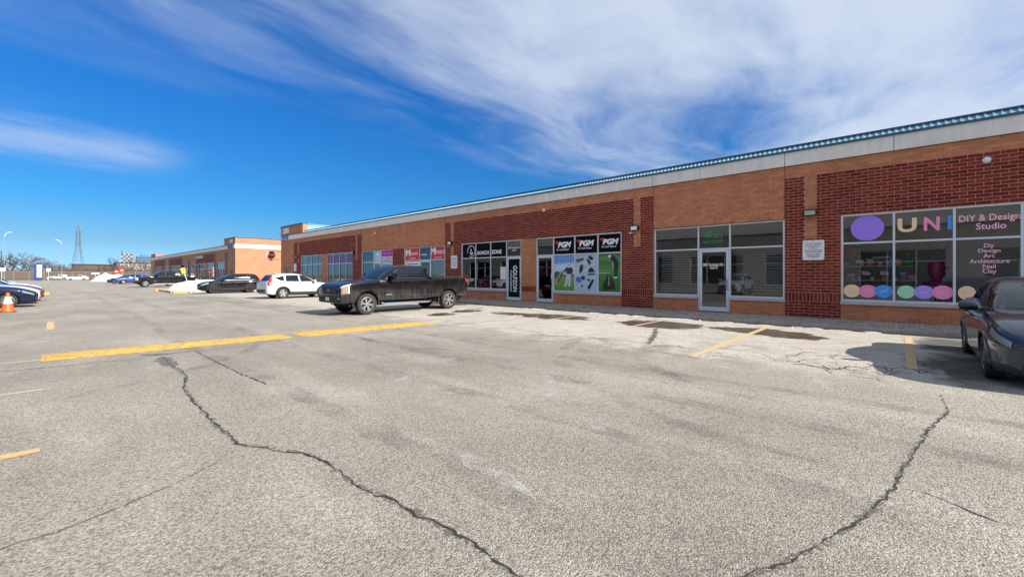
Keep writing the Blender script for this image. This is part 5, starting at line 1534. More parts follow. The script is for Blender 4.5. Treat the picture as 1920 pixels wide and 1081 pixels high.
def make_car(sp, name, label, cat, loc, rz, pm, rimm=None, group=None, detail=True, antenna=False):
    car = thing(name, label, cat, loc, rz, group)
    me = body_mesh(sp).copy(); me.materials[0] = pm
    if len(me.materials) < 2: me.materials.append(M_WELL)
    body = link('body', me, car)
    cm = cabin_mesh(sp).copy(); cm.materials.clear(); cm.materials.append(pm); link('cabin', cm, car)
    rimm = rimm or M_RIM
    for ax in sp.axles:
        w = pchip(sp.stations, ax)[0]
        for s in (-1, 1): wheel(car, ax, s * (w - sp.tw * 0.5 - 0.005), sp.r, sp.tw, s, sp.rim, rimm)
    put(screen_patch(sp, sp.ws[0], sp.ws[1], True, sp.ws[2]), 'windshield', M_CG, car, 60)
    put(screen_patch(sp, sp.rw[0], sp.rw[1], False, sp.rw[2]), 'rear_window', M_CG, car, 60)
    for s in (-1, 1):
        for pts in sp.side:
            o_ = put(side_patch(sp, pts, s), 'side_window', M_CG, car, 60)
        if sp.trimline:
            tb = MB(); x0, x1, z0, z1 = sp.trimline; rows = []
            for i in range(13):
                x = x0 + (x1 - x0) * i / 12; z = z0 + (z1 - z0) * i / 12
                p, q = sp.gh(x, z, 0.010), sp.gh(x, z + 0.018, 0.010); rows.append([(p[0], s * p[1], p[2]), (q[0], s * q[1], q[2])])
            tb.grid(rows, flip=(s < 0)); put(tb, 'window_trim', M_CHR if sp.chrome else M_CLAD, car)
        # door gaps and handles
        for xd in sp.gaps:
            g = MB(); rows = []
            for j in range(9):
                k = 3.6 + (9.4 - 3.6) * j / 8
                p, q = sp.surf(xd - 0.005, k, 0.003), sp.surf(xd + 0.005, k, 0.003); rows.append([(p[0], s * p[1], p[2]), (q[0], s * q[1], q[2])])
            g.grid(rows, flip=(s > 0)); put(g, 'door_gap', M_SEAM, car)
        for xh in sp.handles:
            p = sp.surf(xh, 7.6, 0.0); h = MB(); h.box(p[0] - 0.10, p[0] + 0.10, s * p[1], s * (p[1] + 0.035), p[2] - 0.014, p[2] + 0.014); put(h, 'door_handle', pm if not sp.chromeh else M_CHR, car)
        # mirror
        mx, my, mz, ms = sp.mirror
        m_ = MB(); m_.lathe([(0, -0.5), (0.36, -0.46), (0.5, -0.25), (0.5, 0.2), (0.4, 0.42), (0, 0.5)], 14, 'y')
        for i, v in enumerate(m_.v): m_.v[i] = (mx + v[0] * 0.20 * ms + (0.03 if v[0] < 0 else 0), s * (my + (v[1] + 0.5) * 0.24 * ms), mz + v[2] * 0.17 * ms * (1.0 if not sp.truck else 1.5))
        mo_ = put(m_, 'mirror', pm, car, 50, True)
        st_ = MB(); st_.box(mx - 0.02, mx + 0.05, s * (my - 0.12), s * (my + 0.06), mz - 0.08 * ms, mz - 0.04 * ms); st_.build('mirror_stalk', M_CLAD, mo_)
        # lamps
        put(skin(sp, *sp.hl[:4], s, 0.010, taper=sp.hl[4]), 'headlight', M_HL, car, 50)
        if sp.hlb: put(skin(sp, *sp.hlb, s, 0.013), 'headlight_eye', M_CG, car, 50)
        put(skin(sp, *sp.tl[:4], s, 0.010), 'tail_light', M_TL, car, 50)
        # arch lips / cladding
        for ax in sp.axles:
            a_ = MB(); rows = []
            for i in range(25):
                an = R(-8 + 196 * i / 24); rr = []
                for dr, do in ((0.0, 0.004), (0.012, 0.022), (sp.lip, 0.020), (sp.lip + 0.008, -0.01)):
                    x = ax + (sp.arch + dr - 0.004) * math.cos(an); z = sp.r + (sp.arch + dr - 0.004) * math.sin(an)
                    w, zb, zt = pchip(sp.stations, x); fz = min(max((z - zb) / (zt - zb), 0), 1)
                    yf = 1.0
                    for (y0_, f0), (y1_, f1) in zip(sp.prof[2:], sp.prof[3:]):
                        if f0 <= fz <= f1 + 1e-9 and f1 > f0: yf = y0_ + (y1_ - y0_) * (fz - f0) / (f1 - f0); break
                    rr.append((x, s * (w * yf + do), z))
                rows.append(rr)
            a_.grid(rows, flip=(s < 0)); put(a_, 'wheel_arch', M_CLAD if sp.clad else pm, car, 50)
        if sp.clad:
            put(skin(sp, sp.axles[1] + sp.arch, sp.axles[0] - sp.arch, 2.6, 4.6, s, 0.014), 'sill_cladding', M_CLAD, car, 50)
    if sp.key == 'suv':
        for s in (-1, 1): put(side_patch(sp, ((-1.93, 1.08), (-2.08, 1.08), (-1.95, 1.46), (-1.86, 1.46)), s, 0.012), 'tail_light', M_TL, car, 50)
    x0, x1 = sp.stations[0][0], sp.stations[-1][0]
    # front: grille, lower intake, plate; rear: bumper, plate
    for (nm, m, za, zb, hw, d) in sp.front:
        b = MB(); rows = []
        for j in range(4):
            z = za + (zb - za) * j / 3; row = []
            for i in range(13):
                y = hw * (-1 + i / 6)
                # find x where the body is |y| wide at this height
                lo, hi = x1 - 0.9, x1
                for _ in range(18):
                    mid = (lo + hi) / 2; w, zb_, zt_ = pchip(sp.stations, mid)
                    f = (z - zb_) / max(zt_ - zb_, 1e-3); yf = 0
                    if 0 <= f <= 1:
                        for (y0_, f0), (y1_, f1) in zip(sp.prof[2:], sp.prof[3:]):
                            if f0 <= f <= f1 + 1e-9 and f1 > f0: yf = y0_ + (y1_ - y0_) * (f - f0) / (f1 - f0); break
                    if w * yf > abs(y): lo = mid
                    else: hi = mid
                row.append((lo + d, y, z))
            rows.append(row)
        b.grid(rows); put(b, nm, m, car, 60)
    for (nm, m, za, zb, hw, d) in sp.rear:
        b = MB(); b.box(x0 - d, x0 + 0.12, -hw, hw, za, zb); put(b, nm, m, car)
    if antenna:
        b = MB(); b.tube((-1.5, 0, sp.rings[-1][0] - 0.02), (-1.75, 0, sp.rings[-1][0] + 0.22), 0.008, 0.005, 6); put(b, 'antenna', M_BLACK, car)
    return car

SEDAN = Spec(key='sedan', prof=PROF, npow=5.0, truck=False, clad=False, chrome=True, chromeh=False, r=0.325, tw=0.215, arch=0.365, lip=0.03, rim='ten', axles=(1.40, -1.325),
    stations=[(-2.33, .60, .42, .86), (-2.31, .70, .34, .94), (-2.24, .79, .26, 1.01), (-2.05, .855, .21, 1.05), (-1.6, .89, .18, 1.03), (-1.0, .897, .16, .98), (-.2, .897, .15, .95), (.5, .895, .15, .945), (1.0, .893, .15, .955), (1.4, .89, .17, .925), (1.75, .875, .18, .87), (2.0, .83, .18, .80), (2.17, .745, .19, .735), (2.27, .63, .22, .68), (2.33, .46, .28, .60)],
    rings=[(.90, 1.14, -2.02, .815), (1.05, .86, -1.80, .775), (1.2, .52, -1.52, .715), (1.33, .14, -1.18, .64), (1.41, -.18, -.88, .55), (1.445, -.42, -.62, .36)],
    ws=(.985, 1.325, .86), rw=(1.07, 1.36, .84), side=[((.72, .985), (-.20, .99), (-.26, 1.355), (.20, 1.33)), ((-.28, .99), (-1.02, 1.0), (-.86, 1.335), (-.34, 1.355)), ((-1.10, 1.0), (-1.52, 1.045), (-1.12, 1.24), (-.96, 1.31))],
    trimline=(.80, -1.45, .955, 1.00), gaps=(.95, -.24, -1.10), handles=(-.06, -.92), mirror=(.66, .86, 1.0, 1.0),
    hl=(1.84, 2.22, 7.1, 8.2, (0.9, 0.9, -0.5)), hlb=None, tl=(-2.26, -1.98, 6.6, 8.8),
    front=[('grille', M_BLACK, .42, .64, .48, .012), ('lower_intake', M_CLAD, .24, .34, .62, .012), ('number_plate', M_PLATE, .40, .50, .15, .03)], rear=[('rear_bumper', M_CLAD, .34, .44, .55, 0.02), ('number_plate', M_PLATE, .62, .74, .16, .03)])
SUV = Spec(key='suv', prof=PROF, npow=5.5, truck=False, clad=True, chrome=True, chromeh=False, r=0.345, tw=0.225, arch=0.39, lip=0.075, rim='fat', axles=(1.35, -1.27),
    stations=[(-2.27, .72, .50, .98), (-2.25, .80, .40, 1.06), (-2.15, .87, .32, 1.09), (-1.9, .90, .27, 1.10), (-1.2, .912, .24, 1.09), (-.2, .912, .22, 1.06), (.6, .91, .22, 1.05), (1.0, .908, .22, 1.06), (1.35, .905, .24, 1.03), (1.75, .885, .25, .97), (2.0, .83, .25, .90), (2.16, .74, .27, .83), (2.24, .64, .31, .76), (2.27, .52, .36, .68)],
    rings=[(1.02, 1.22, -2.20, .845), (1.2, .92, -2.12, .80), (1.4, .52, -1.98, .735), (1.55, .12, -1.82, .67), (1.62, -.15, -1.66, .60), (1.655, -.5, -1.3, .44)],
    ws=(1.10, 1.555, .86), rw=(1.16, 1.52, .82), side=[((.80, 1.12), (-.14, 1.12), (-.20, 1.535), (.16, 1.505)), ((-.22, 1.12), (-1.08, 1.13), (-1.06, 1.515), (-.28, 1.535)), ((-1.18, 1.14), (-1.74, 1.24), (-1.66, 1.40), (-1.16, 1.50))],
    trimline=(.90, -1.8, 1.085, 1.12), gaps=(.98, -.18, -1.10), handles=(0.0, -.92), mirror=(.72, .87, 1.13, 1.05),
    hl=(1.70, 2.20, 7.0, 8.7, (1.0, 0.8, -0.5)), hlb=None, tl=(-2.21, -2.02, 6.8, 10.2),
    front=[('grille', M_CLAD, .58, .76, .50, .012), ('lower_intake', M_CLAD, .32, .50, .66, .012), ('number_plate', M_PLATE, .50, .61, .15, .03)], rear=[('rear_bumper', M_CLAD, .42, .60, .66, 0.03), ('number_plate', M_PLATE, .82, .94, .16, .03)])
PICK = Spec(key='pickup', prof=PROFT, npow=9.0, truck=True, clad=False, chrome=False, chromeh=False, r=0.415, tw=0.275, arch=0.50, lip=0.07, rim='six', axles=(2.06, -1.97),
    stations=[(-3.10, .93, .66, 1.30), (-3.07, .985, .62, 1.40), (-2.9, .995, .60, 1.42), (-1.97, 1.005, .58, 1.42), (-1.0, 1.0, .55, 1.415), (-.98, 1.0, .54, 1.39), (.4, 1.0, .53, 1.38), (1.25, 1.0, .53, 1.375), (1.7, 1.005, .53, 1.36), (2.06, 1.01, .52, 1.335), (2.6, 1.0, .48, 1.275), (2.9, .975, .46, 1.215), (3.03, .93, .46, 1.165), (3.09, .87, .48, 1.09), (3.10, .83, .50, 1.03)],
    rings=[(1.32, 1.52, -.96, .955), (1.5, 1.28, -.95, .925), (1.7, 1.0, -.93, .875), (1.86, .74, -.91, .83), (1.93, .50, -.86, .765), (1.962, .25, -.65, .58)],
    ws=(1.42, 1.875, .88), rw=(1.48, 1.82, .80), side=[((.98, 1.43), (.16, 1.44), (.14, 1.845), (.52, 1.83)), ((.02, 1.44), (-.76, 1.46), (-.72, 1.83), (.0, 1.845))],
    trimline=(1.0, -.80, 1.395, 1.415), gaps=(1.22, .08, -.84), handles=(.28, -.62), mirror=(.98, 1.0, 1.50, 1.25),
    hl=(2.80, 3.06, 5.6, 8.0, (1.0, 1.0, 0.0)), hlb=None, tl=(-3.06, -2.95, 6.9, 9.1),
    front=[('grille', M_BLACK, .80, 1.10, .60, .014), ('front_bumper', M_CLAD, .50, .74, .84, .05), ('number_plate', M_PLATE, .56, .70, .16, .075)], rear=[('rear_bumper', M_CHR, .60, .74, .92, 0.10), ('number_plate', M_PLATE, .80, .92, .16, .03)])

def tall(sp, f, key):
    d = dict(sp.__dict__); q = lambda z: z if z < 0.4 else 0.4 + (z - 0.4) * f
    d['key'] = key; d['stations'] = [(x, w, zb, q(zt)) for x, w, zb, zt in sp.stations]; d['rings'] = [(q(z), *r) for z, *r in sp.rings]
    d['ws'] = (q(sp.ws[0]), q(sp.ws[1]), sp.ws[2]); d['rw'] = (q(sp.rw[0]), q(sp.rw[1]), sp.rw[2])
    d['side'] = [tuple((x, q(z)) for x, z in p) for p in sp.side]; t_ = sp.trimline; d['trimline'] = (t_[0], t_[1], q(t_[2]), q(t_[3]))
    m_ = sp.mirror; d['mirror'] = (m_[0], m_[1], q(m_[2]), m_[3])
    return Spec(**d)
SEDAN = tall(SEDAN, 1.075, 'sedan_tall')
def pickup(label, loc, rz, pm, group=None, rimm=None):
    car = make_car(PICK, 'pickup_truck', label, 'pickup truck', loc, rz, pm, rimm, group)
    sp = PICK
    b = MB(); b.box(-3.04, -1.02, -.88, .88, 1.425, 1.455); put(b, 'bed_cover', mat('soft_cover', (0.012, 0.012, 0.012), 0.7), car)
    b = MB(); b.box(-.995, -.965, -1.012, 1.012, .60, 1.45); put(b, 'cab_gap', M_SEAM, car)
    b = MB(); b.box(-2.95, 2.7, -.55, .55, .32, .56); put(b, 'chassis', M_WELL, car)
    for s in (-1, 1):
        b = MB(); b.path([(1.42, s * .93, .44), (1.30, s * 1.0, .40), (-.85, s * 1.0, .40), (-.98, s * .93, .44)], 0.045, 8)
        for x in (1.1, .1, -.7): b.tube((x, s * 1.0, .40), (x, s * .75, .52), 0.025, 0.025, 6)
        put(b, 'side_step', M_CHR, car)
        put(skin(sp, 1.25, 1.52, 7.2, 8.6, s, 0.012, taper=(0.5, 1.0, 0.0)), 'fender_vent', M_CHR, car)
        put(skin(sp, 0.98, 1.26, 4.55, 4.8, s, 0.010), 'badge', M_CHR, car)
        put(skin(sp, -2.9, -2.55, 8.35, 8.6, s, 0.010), 'badge', M_CHR, car)
        put(skin(sp, -.8, 1.2, 4.75, 5.1, s, 0.008), 'door_moulding', pm, car)
        put(skin(sp, 2.885, 2.915, 5.9, 7.5, s, 0.014), 'turn_lamp', M_AMB, car); put(skin(sp, 2.97, 2.995, 5.9, 7.5, s, 0.014), 'turn_lamp', M_AMB, car)
        put(skin(sp, 2.80, 3.07, 7.75, 8.05, s, 0.015), 'running_lamp', M_WHITE, car); put(skin(sp, 2.78, 2.82, 5.6, 8.0, s, 0.015), 'running_lamp', M_WHITE, car)
    for z in (.86, .93, 1.00, 1.06):
        b = MB(); b.box(3.0, 3.125, -.58, .58, z - .012, z + .012); put(b, 'grille_bar', M_CLAD, car)
    b = MB(); b.lathe([(0, 3.145), (.10, 3.14), (.11, 3.12), (.11, 3.08)], 20, 'x', (0, 0, .96)); 
    for i, v in enumerate(b.v): b.v[i] = (v[0], v[1] * 1.25, .96 + (v[2] - .96) * 0.55)
    put(b, 'oval_emblem', mat('emblem_blue', (0.10, 0.12, 0.16), 0.3, metal=0.5), car, 40)
    b = MB()
    for s in (-1, 1): b.box(2.98, 3.14, s * .55, s * .80, .62, .69)
    put(b, 'fog_lamp', M_HL, car)
    return car
G_R = 'cars parked nose-out or nose-in along the shops'
BLK = paint('truck_black', (0.005, 0.005, 0.006), 0.0, 0.24, 0.3, True)
pickup('large dusty black pickup truck parked in front of the red shop signs', (10.35, 16.22, 0), math.pi, BLK, G_R)
SILV = paint('silver_white', (0.50, 0.51, 0.53), 0.25, 0.12)
c = make_car(SUV, 'crossover_car', 'silver-white crossover seen from behind beside the black pickup', 'car', (11.42, 30.5, 0), R(3.0), SILV, None, G_R, antenna=True)
KBLK = paint('gloss_black', (0.004, 0.004, 0.005), 0.0, 0.03)
make_car(SUV, 'crossover_car', 'glossy black crossover facing the lane beside the traffic island', 'car', (10.45, 42.55, 0), math.pi - R(2), KBLK, M_RIMB, G_R)
NAVY2 = paint('truck_dark', (0.006, 0.006, 0.008), 0.0, 0.08)
pickup('far black pickup truck beyond the snow heap in front of the second plaza', (10.1, 71.0, 0), math.pi, NAVY2, G_R)
make_car(SUV, 'crossover_car', 'white crossover mostly hidden behind the far black pickup', 'car', (12.6, 76.5, 0), 0, paint('plain_white', (0.58, 0.59, 0.60), 0.0, 0.05), None, G_R)
make_car(SUV, 'crossover_car', 'bright blue crossover parked near the far snow heap', 'car', (9.55, 98.5, 0), math.pi + R(8), paint('bright_blue', (0.008, 0.06, 0.32), 0.1, 0.05), None, G_R)
make_car(SEDAN, 'sedan_car', 'dark car partly behind the bright blue crossover', 'car', (9.0, 103.5, 0), math.pi, paint('dark_navy', (0.012, 0.018, 0.05), 0.2, 0.05), None, G_R)
GRY = paint('charcoal_blue', (0.020, 0.032, 0.052), 0.45, 0.05, 0.28)
make_car(SEDAN, 'sedan_car', 'dark blue-grey sedan cut off by the right edge of the picture', 'car', (11.02, -1.80, 0), math.pi, GRY, mat('dark_rim', (0.10, 0.10, 0.11), 0.3, metal=0.7), G_R)
G_L = 'cars parked in a row at the left edge'
WHT = paint('plain_white', (0.58, 0.59, 0.60), 0.0, 0.05)
make_car(SEDAN, 'sedan_car', 'navy sedan nearest the traffic cone', 'car', (-2.78, 31.75, 0), 0, paint('deep_navy', (0.003, 0.007, 0.026), 0.0, 0.03), None, G_L)
make_car(SEDAN, 'sedan_car', 'white sedan directly behind the navy one at the left edge', 'car', (-2.72, 34.9, 0), 0, WHT, None, G_L)
make_car(SEDAN, 'sedan_car', 'dark red sedan in the left row between two white cars', 'car', (-2.62, 38.0, 0), 0, paint('wine_red', (0.11, 0.004, 0.010), 0.0, 0.05), None, G_L)
make_car(SEDAN, 'sedan_car', 'low white sedan behind the dark red one', 'car', (-2.72, 43.8, 0), 0, WHT, None, G_L)
make_car(SUV, 'crossover_car', 'pale grey car at the far end of the left row', 'car', (-4.6, 66.0, 0), 0, paint('pale_grey', (0.52, 0.55, 0.58), 0.2, 0.05), None, G_L)
make_car(SUV, 'crossover_car', 'silver crossover mirrored in the window of unit 8', 'car', (-3.45, 9.95, 0), 0, SILV, None, G_L)
make_car(SUV, 'crossover_car', 'white crossover mirrored in the dark golf shop windows', 'car', (-3.6, 22.4, 0), 0, WHT, None, G_L)
G_F = 'white cars passing the lot entrance'
make_car(SEDAN, 'sedan_car', 'white car in front of the fence at the lot entrance, right one of two', 'car', (5.15, 176.5, 0), math.pi * 1.0, WHT, None, G_F)
make_car(SUV, 'crossover_car', 'white car in front of the fence at the lot entrance, left one of two', 'car', (1.3, 186, 0), math.pi, WHT, None, G_F)

# ================================================================ yard furniture and background
# traffic cone
t = thing('traffic_cone', 'orange traffic cone with a white collar beside the navy car', 'traffic cone', (-1.22, 27.3, 0))
b = MB(); b.box(-0.23, 0.23, -0.23, 0.23, 0.0, 0.035); b.build('base', mat('cone_base', (0.03, 0.02, 0.02), 0.7), t)
M_CONE = mat('cone_orange', (0.75, 0.10, 0.015), 0.5)
b = MB(); b.lathe([(0.205, 0.035), (0.20, 0.06), (0.135, 0.36)], 24); b.build('cone_body', M_CONE, t, smooth=40)
b = MB(); b.lathe([(0.075, 0.64), (0.045, 0.80), (0.03, 0.81), (0.0, 0.80)], 24); b.build('cone_top', M_CONE, t, smooth=40)
b = MB(); b.lathe([(0.137, 0.36), (0.077, 0.64)], 24); b.build('collar', mat('reflective_white', (0.72, 0.72, 0.72), 0.4), t, smooth=40)

def lump(name, pts, h, m, seed, res=26, parent=None):
    """snow heap over an ellipse: centre, radii"""
    (cx, cy), (rx, ry) = pts
    b = MB(); rows = []
    for i in range(res + 1):
        row = []
        for j in range(res + 1):
            x, y = -1 + 2 * i / res, -1 + 2 * j / res
            r = math.hypot(x, y)
            n = noise.fractal(Vector((x * 1.6 + seed, y * 1.6, seed * 0.7)), 0.8, 2.0, 4)
            z = max(0.0, (1 - r ** 1.6)) ** 0.8 * (1 + 0.45 * n) if r < 1 else 0
            row.append((cx + x * rx, cy + y * ry, h * z - 0.01))
        rows.append(row)
    b.grid(rows, flip=True)
    return b.build(name, m, parent, smooth=70)
# island between the plazas, with yellow kerb ends and a snow heap
isl = MB(); pts = []
ya, yb, xa, xb = 44.9, 53.6, 7.0, 14.8
for k in range(9): pts.append((xa + 0.9 - 0.9 * math.sin(R(90 * k / 8)), ya + 0.9 - 0.9 * math.cos(R(90 * k / 8))))
for k in range(9): pts.append((xa + 0.9 - 0.9 * math.cos(R(90 * k / 8)), yb - 0.9 + 0.9 * math.sin(R(90 * k / 8))))
pts += [(xb, yb), (xb, ya)]
isl.prism(pts, -0.02, 0.13, 'xy')
isle = kind(isl.build('traffic_island', M_KERB, None, fix=True), 'structure')
M_YK = paint_mat('yellow_kerb_paint', (0.70, 0.36, 0.02), 0.1)
b = MB(); b.box(6.9, 7.9, 44.80, 44.895, 0.0, 0.15); b.build('kerb_paint', M_YK, isle)
b = MB(); b.box(6.9, 7.8, 53.605, 53.7, 0.0, 0.15); b.box(6.89, 6.998, 45.8, 46.5, 0.0, 0.15); b.build('kerb_paint', M_YK, isle)
for nm, c, r, h, lb in (('snow_pile', (9.8, 49.6), (2.6, 3.2), 1.08, 'white snow heap on the traffic island by the yellow sign'),):
    o = lump(nm, (c, r), h, M_SNOW, 2.3); o.location.z = 0.13; tag(o, lb, 'snow pile', 'snow heaps ploughed to the islands')
o = lump('snow_pile', ((9.5, 140), (3.4, 5.0)), 2.1, M_SNOW, 5.1); tag(o, 'large white snow heap far off at the lot entrance', 'snow pile', 'snow heaps ploughed to the islands')
b = MB(); b.box(-2.2, -0.1, 49.6, 52.6, -0.02, 0.13); i2 = kind(b.build('kerbed_island', M_YK), 'structure')
b = MB(); b.quad((-2.1, 49.8, 0.134), (-0.35, 49.8, 0.134), (-0.35, 52.4, 0.134), (-2.1, 52.4, 0.134)); b.build('island_top', M_KERB, i2)
# leaning yellow sign
t = thing('yellow_sign', 'small yellow warning sign on a leaning thin post at the island', 'sign', (8.1, 44.6, 0))
b = MB(); b.tube((0, 0, 0), (-0.62, 0, 2.1), 0.028); b.build('post', M_ALU, t)
b = MB(); M3 = Matrix.Rotation(-0.28, 4, 'Y')
for x0, x1, z0, z1 in ((-0.15, 0.15, 0, 0.48),):
    b.box(x0, x1, -0.035, -0.03, z0, z1)
for i, v in enumerate(b.v): b.v[i] = tuple(M3 @ Vector(v) + Vector((-0.50, 0, 1.66)))
b.build('plate', mat('sign_yellow', (0.72, 0.47, 0.02), 0.5), t)
b = MB(); b.box(-0.08, 0.08, -0.04, -0.036, 0.18, 0.22); b.box(-0.08, 0.08, -0.04, -0.036, 0.28, 0.32)
for i, v in enumerate(b.v): b.v[i] = tuple(M3 @ Vector(v) + Vector((-0.50, 0, 1.66)))
b.build('plate_print', M_BLACK, t)

# pylon sign
def at(u, Y, z=0.0):
    r = ray(u, 500); k = Y / r[1]
    return Vector((r[0] * k, Y, z))
def zat(u, v, Y):
    r = ray(u, v); return H + r[2] * Y / r[1]
c = at(71, 168)
t = thing('pylon_sign', 'tall blue pylon sign with white tenant panels at the lot entrance', 'pylon sign', c, 0)
b = MB(); b.box(-0.75, -0.25, -0.3, 0.3, 0, 4.2); b.prism([(-0.75, 4.2)] + [(0.75 * math.cos(R(a)), 4.2 + 0.45 * math.sin(R(a))) for a in range(180, -1, -15)] + [(0.75, 4.2)], -0.3, 0.3, 'xz'); b.box(-0.25, 0.75, -0.25, 0.25, 0.5, 4.2); b.box(-0.3, 0.7, -0.28, 0.28, 0, 0.5)
b.build('pylon_body', mat('pylon_blue', (0.008, 0.032, 0.19), 0.5), t, fix=True)
for z0, z1 in ((0.9, 2.2), (2.35, 3.5), (3.62, 4.2)):
    b = MB(); b.box(-0.18, 0.68, -0.30, -0.26, z0, z1); b.build('tenant_panel', M_WHITE, t)
# street lamps and poles
def street_lamp(u, Y, vtop, arm, label, r=0.035, dark=False):
    p = at(u, Y); h = zat(u, vtop, Y)
    t = thing('street_lamp', label, 'street lamp', p, 0, 'tall street lamps')
    b = MB(); b.tube((0, 0, 0), (0, 0, h), r * 1.4, r * 0.8, 10); b.tube((0, 0, 0), (0, 0, 1.2), r * 2.0, r * 1.7, 10); b.build('pole', M_DKGREY if dark else mat('concrete_pole', (0.26, 0.26, 0.25), 0.8), t, smooth=40)
    b = MB(); b.path([(0, 0, h - 0.1), (arm * 0.5, 0, h + 0.7), (arm, 0, h + 1.0)], 0.05, 6); b.build('arm', M_DKGREY if dark else M_ALU, t)
    b = MB(); b.box(arm - 0.1 if arm > 0 else arm - 0.5, arm + 0.5 if arm > 0 else arm + 0.1, -0.12, 0.12, h + 0.94, h + 1.05); b.build('lamp_head', M_DKGREY if dark else M_ALU, t)
street_lamp(8, 150, 443, 0.6, 'pale street lamp at the left edge behind the parked cars')
street_lamp(116, 172, 457, -0.7, 'pale street lamp beside the white cars at the entrance', 0.05)
street_lamp(2.5, 120, 471, -1.5, 'dark lamp post at the extreme left edge', 0.08, True)
# small road signs
def small_sign(u, Y, v0, v1, w, colr, label, red=False):
    p = at(u, Y); z1, z0 = zat(u, v0, Y), zat(u, v1, Y)
    t = thing('road_sign', label, 'sign', p, 0, 'road signs at the lot entrance')
    b = MB(); b.tube((0, 0.03, 0), (0, 0.03, z1), 0.035); b.build('post', M_ALU, t)
    b = MB()
    if red: b.prism([(w / 2 * math.cos(R(22.5 + 45 * k)), (z0 + z1) / 2 + w / 2 * math.sin(R(22.5 + 45 * k))) for k in range(8)], -0.02, 0.0, 'xz')
    else: b.box(-w / 2, w / 2, -0.02, 0.0, z0, z1)
    b.build('plate', colr, t, fix=True)
    b = MB(); b.box(-w * 0.3, w * 0.3, -0.026, -0.021, z0 + (z1 - z0) * 0.42, z0 + (z1 - z0) * 0.58); b.build('plate_print', M_WHITE if red else mat('sign_grey', (0.4, 0.4, 0.42), 0.6), t)
M_STOPR = mat('stop_red', (0.42, 0.012, 0.016), 0.5)
small_sign(91, 160, 503, 508.5, 0.75, M_WHITE, 'small white square sign between pylon and street lamp')
small_sign(3, 110, 502, 508, 0.8, M_WHITE, 'small white square sign at the left edge over the cars')
small_sign(218.5, 120, 505, 513, 0.85, M_STOPR, 'left red road sign behind the far snow heap', True)
small_sign(228.5, 126, 503, 510, 0.9, M_STOPR, 'right red road sign behind the far snow heap', True)
small_sign(179, 162, 511.5, 513.5, 1.6, M_WHITE, 'low white board sign left of the far snow heap')
# fence along the road
fy = 206
F_ = thing('chain_fence', 'long pale fence with posts beyond the road', 'fence', (20, fy, 0))
M_FEN = mat('fence_grey', (0.26, 0.24, 0.21), 0.8); M_SLAT = mat('fence_slat', (0.105, 0.08, 0.062), 0.85, vary=0.2)
for i in range(46):
    x = -60 + i * 3.2
    b = MB(); b.tube((x, 0, -0.01), (x, 0, 2.6), 0.06, 0.06, 6); b.build('post', M_FEN, F_)
b = MB(); b.tube((-60, 0, 2.55), (84, 0, 2.55), 0.07, 0.07, 6); b.build('rail', M_FEN, F_)
for i in range(45):
    x = -60 + i * 3.2
    b = MB(); b.box(x + 0.07, x + 3.13, -0.02, 0.02, 0.15, 2.35); b.build('panel', M_SLAT, F_)

# bare winter trees
M_BARK = mat('grey_bark', (0.07, 0.058, 0.05), 0.95, vary=0.25, vscale=2)
M_TWIG = mat('brown_twig', (0.10, 0.076, 0.06), 0.95, vary=0.3, vscale=1)
def tree_meshes(seed, h, spread=1.0, levels=6):
    rnd = random.Random(seed); tr, cr = MB(), MB()
    def grow(p, d, l, r, lv):
        q = p + d * l
        (tr if lv < 2 else cr).tube(p, q, r, r * 0.66, 5 if lv < 2 else 3, caps=False)
        if lv >= levels: return
        for k in range(2 if lv == 0 else rnd.choice((2, 3, 3))):
            a = rnd.uniform(0, 6.283)
            dv = (d + Vector((math.cos(a), math.sin(a), rnd.uniform(-0.25, 0.45))) * rnd.uniform(0.45, 0.85) * spread).normalized()
            grow(q if k else p + d * l * rnd.uniform(0.7, 1.0), dv, l * rnd.uniform(0.60, 0.82), max(r * 0.62, 0.012), lv + 1)
    grow(Vector((0, 0, -0.05)), Vector((0, 0, 1)), h * 0.27, h * 0.028, 0)
    grow(Vector((0, 0, h * 0.2)), Vector((0.15, 0.1, 1)).normalized(), h * 0.24, h * 0.02, 1)
    return tr.mesh('trunk', M_BARK), cr.mesh('crown', M_TWIG)
TM = [tree_meshes(11, 8.0, 1.1), tree_meshes(23, 8.0, 0.8), tree_meshes(37, 8.0, 1.3), tree_meshes(51, 8.0, 0.9)]
rnd = random.Random(9)
spots = [(40, 232, 1.35, 2), (22, 236, 1.05, 0), (58, 240, 1.0, 1), (87, 236, 0.95, 3), (8, 238, 1.0, 1), (-15, 236, 1.1, 0), (106, 246, 0.8, 2), (126, 244, 0.75, 1), (142, 240, 0.68, 3), (158, 250, 0.72, 0), (172, 244, 0.62, 2), (186, 238, 0.7, 1), (200, 242, 0.72, 0), (210, 236, 1.05, 1), (222, 244, 0.85, 3), (235, 240, 0.8, 2), (250, 238, 1.05, 1), (262, 244, 0.95, 3), (274, 240, 1.0, 0), (285, 246, 0.9, 2), (72, 250, 0.85, 2), (48, 252, 0.95, 1), (98, 252, 0.9, 1), (116, 238, 0.72, 3), (300, 243, 0.9, 1), (315, 248, 1.0, 3)]
tl = []
order = sorted(range(len(spots)), key=lambda i: spots[i][0])
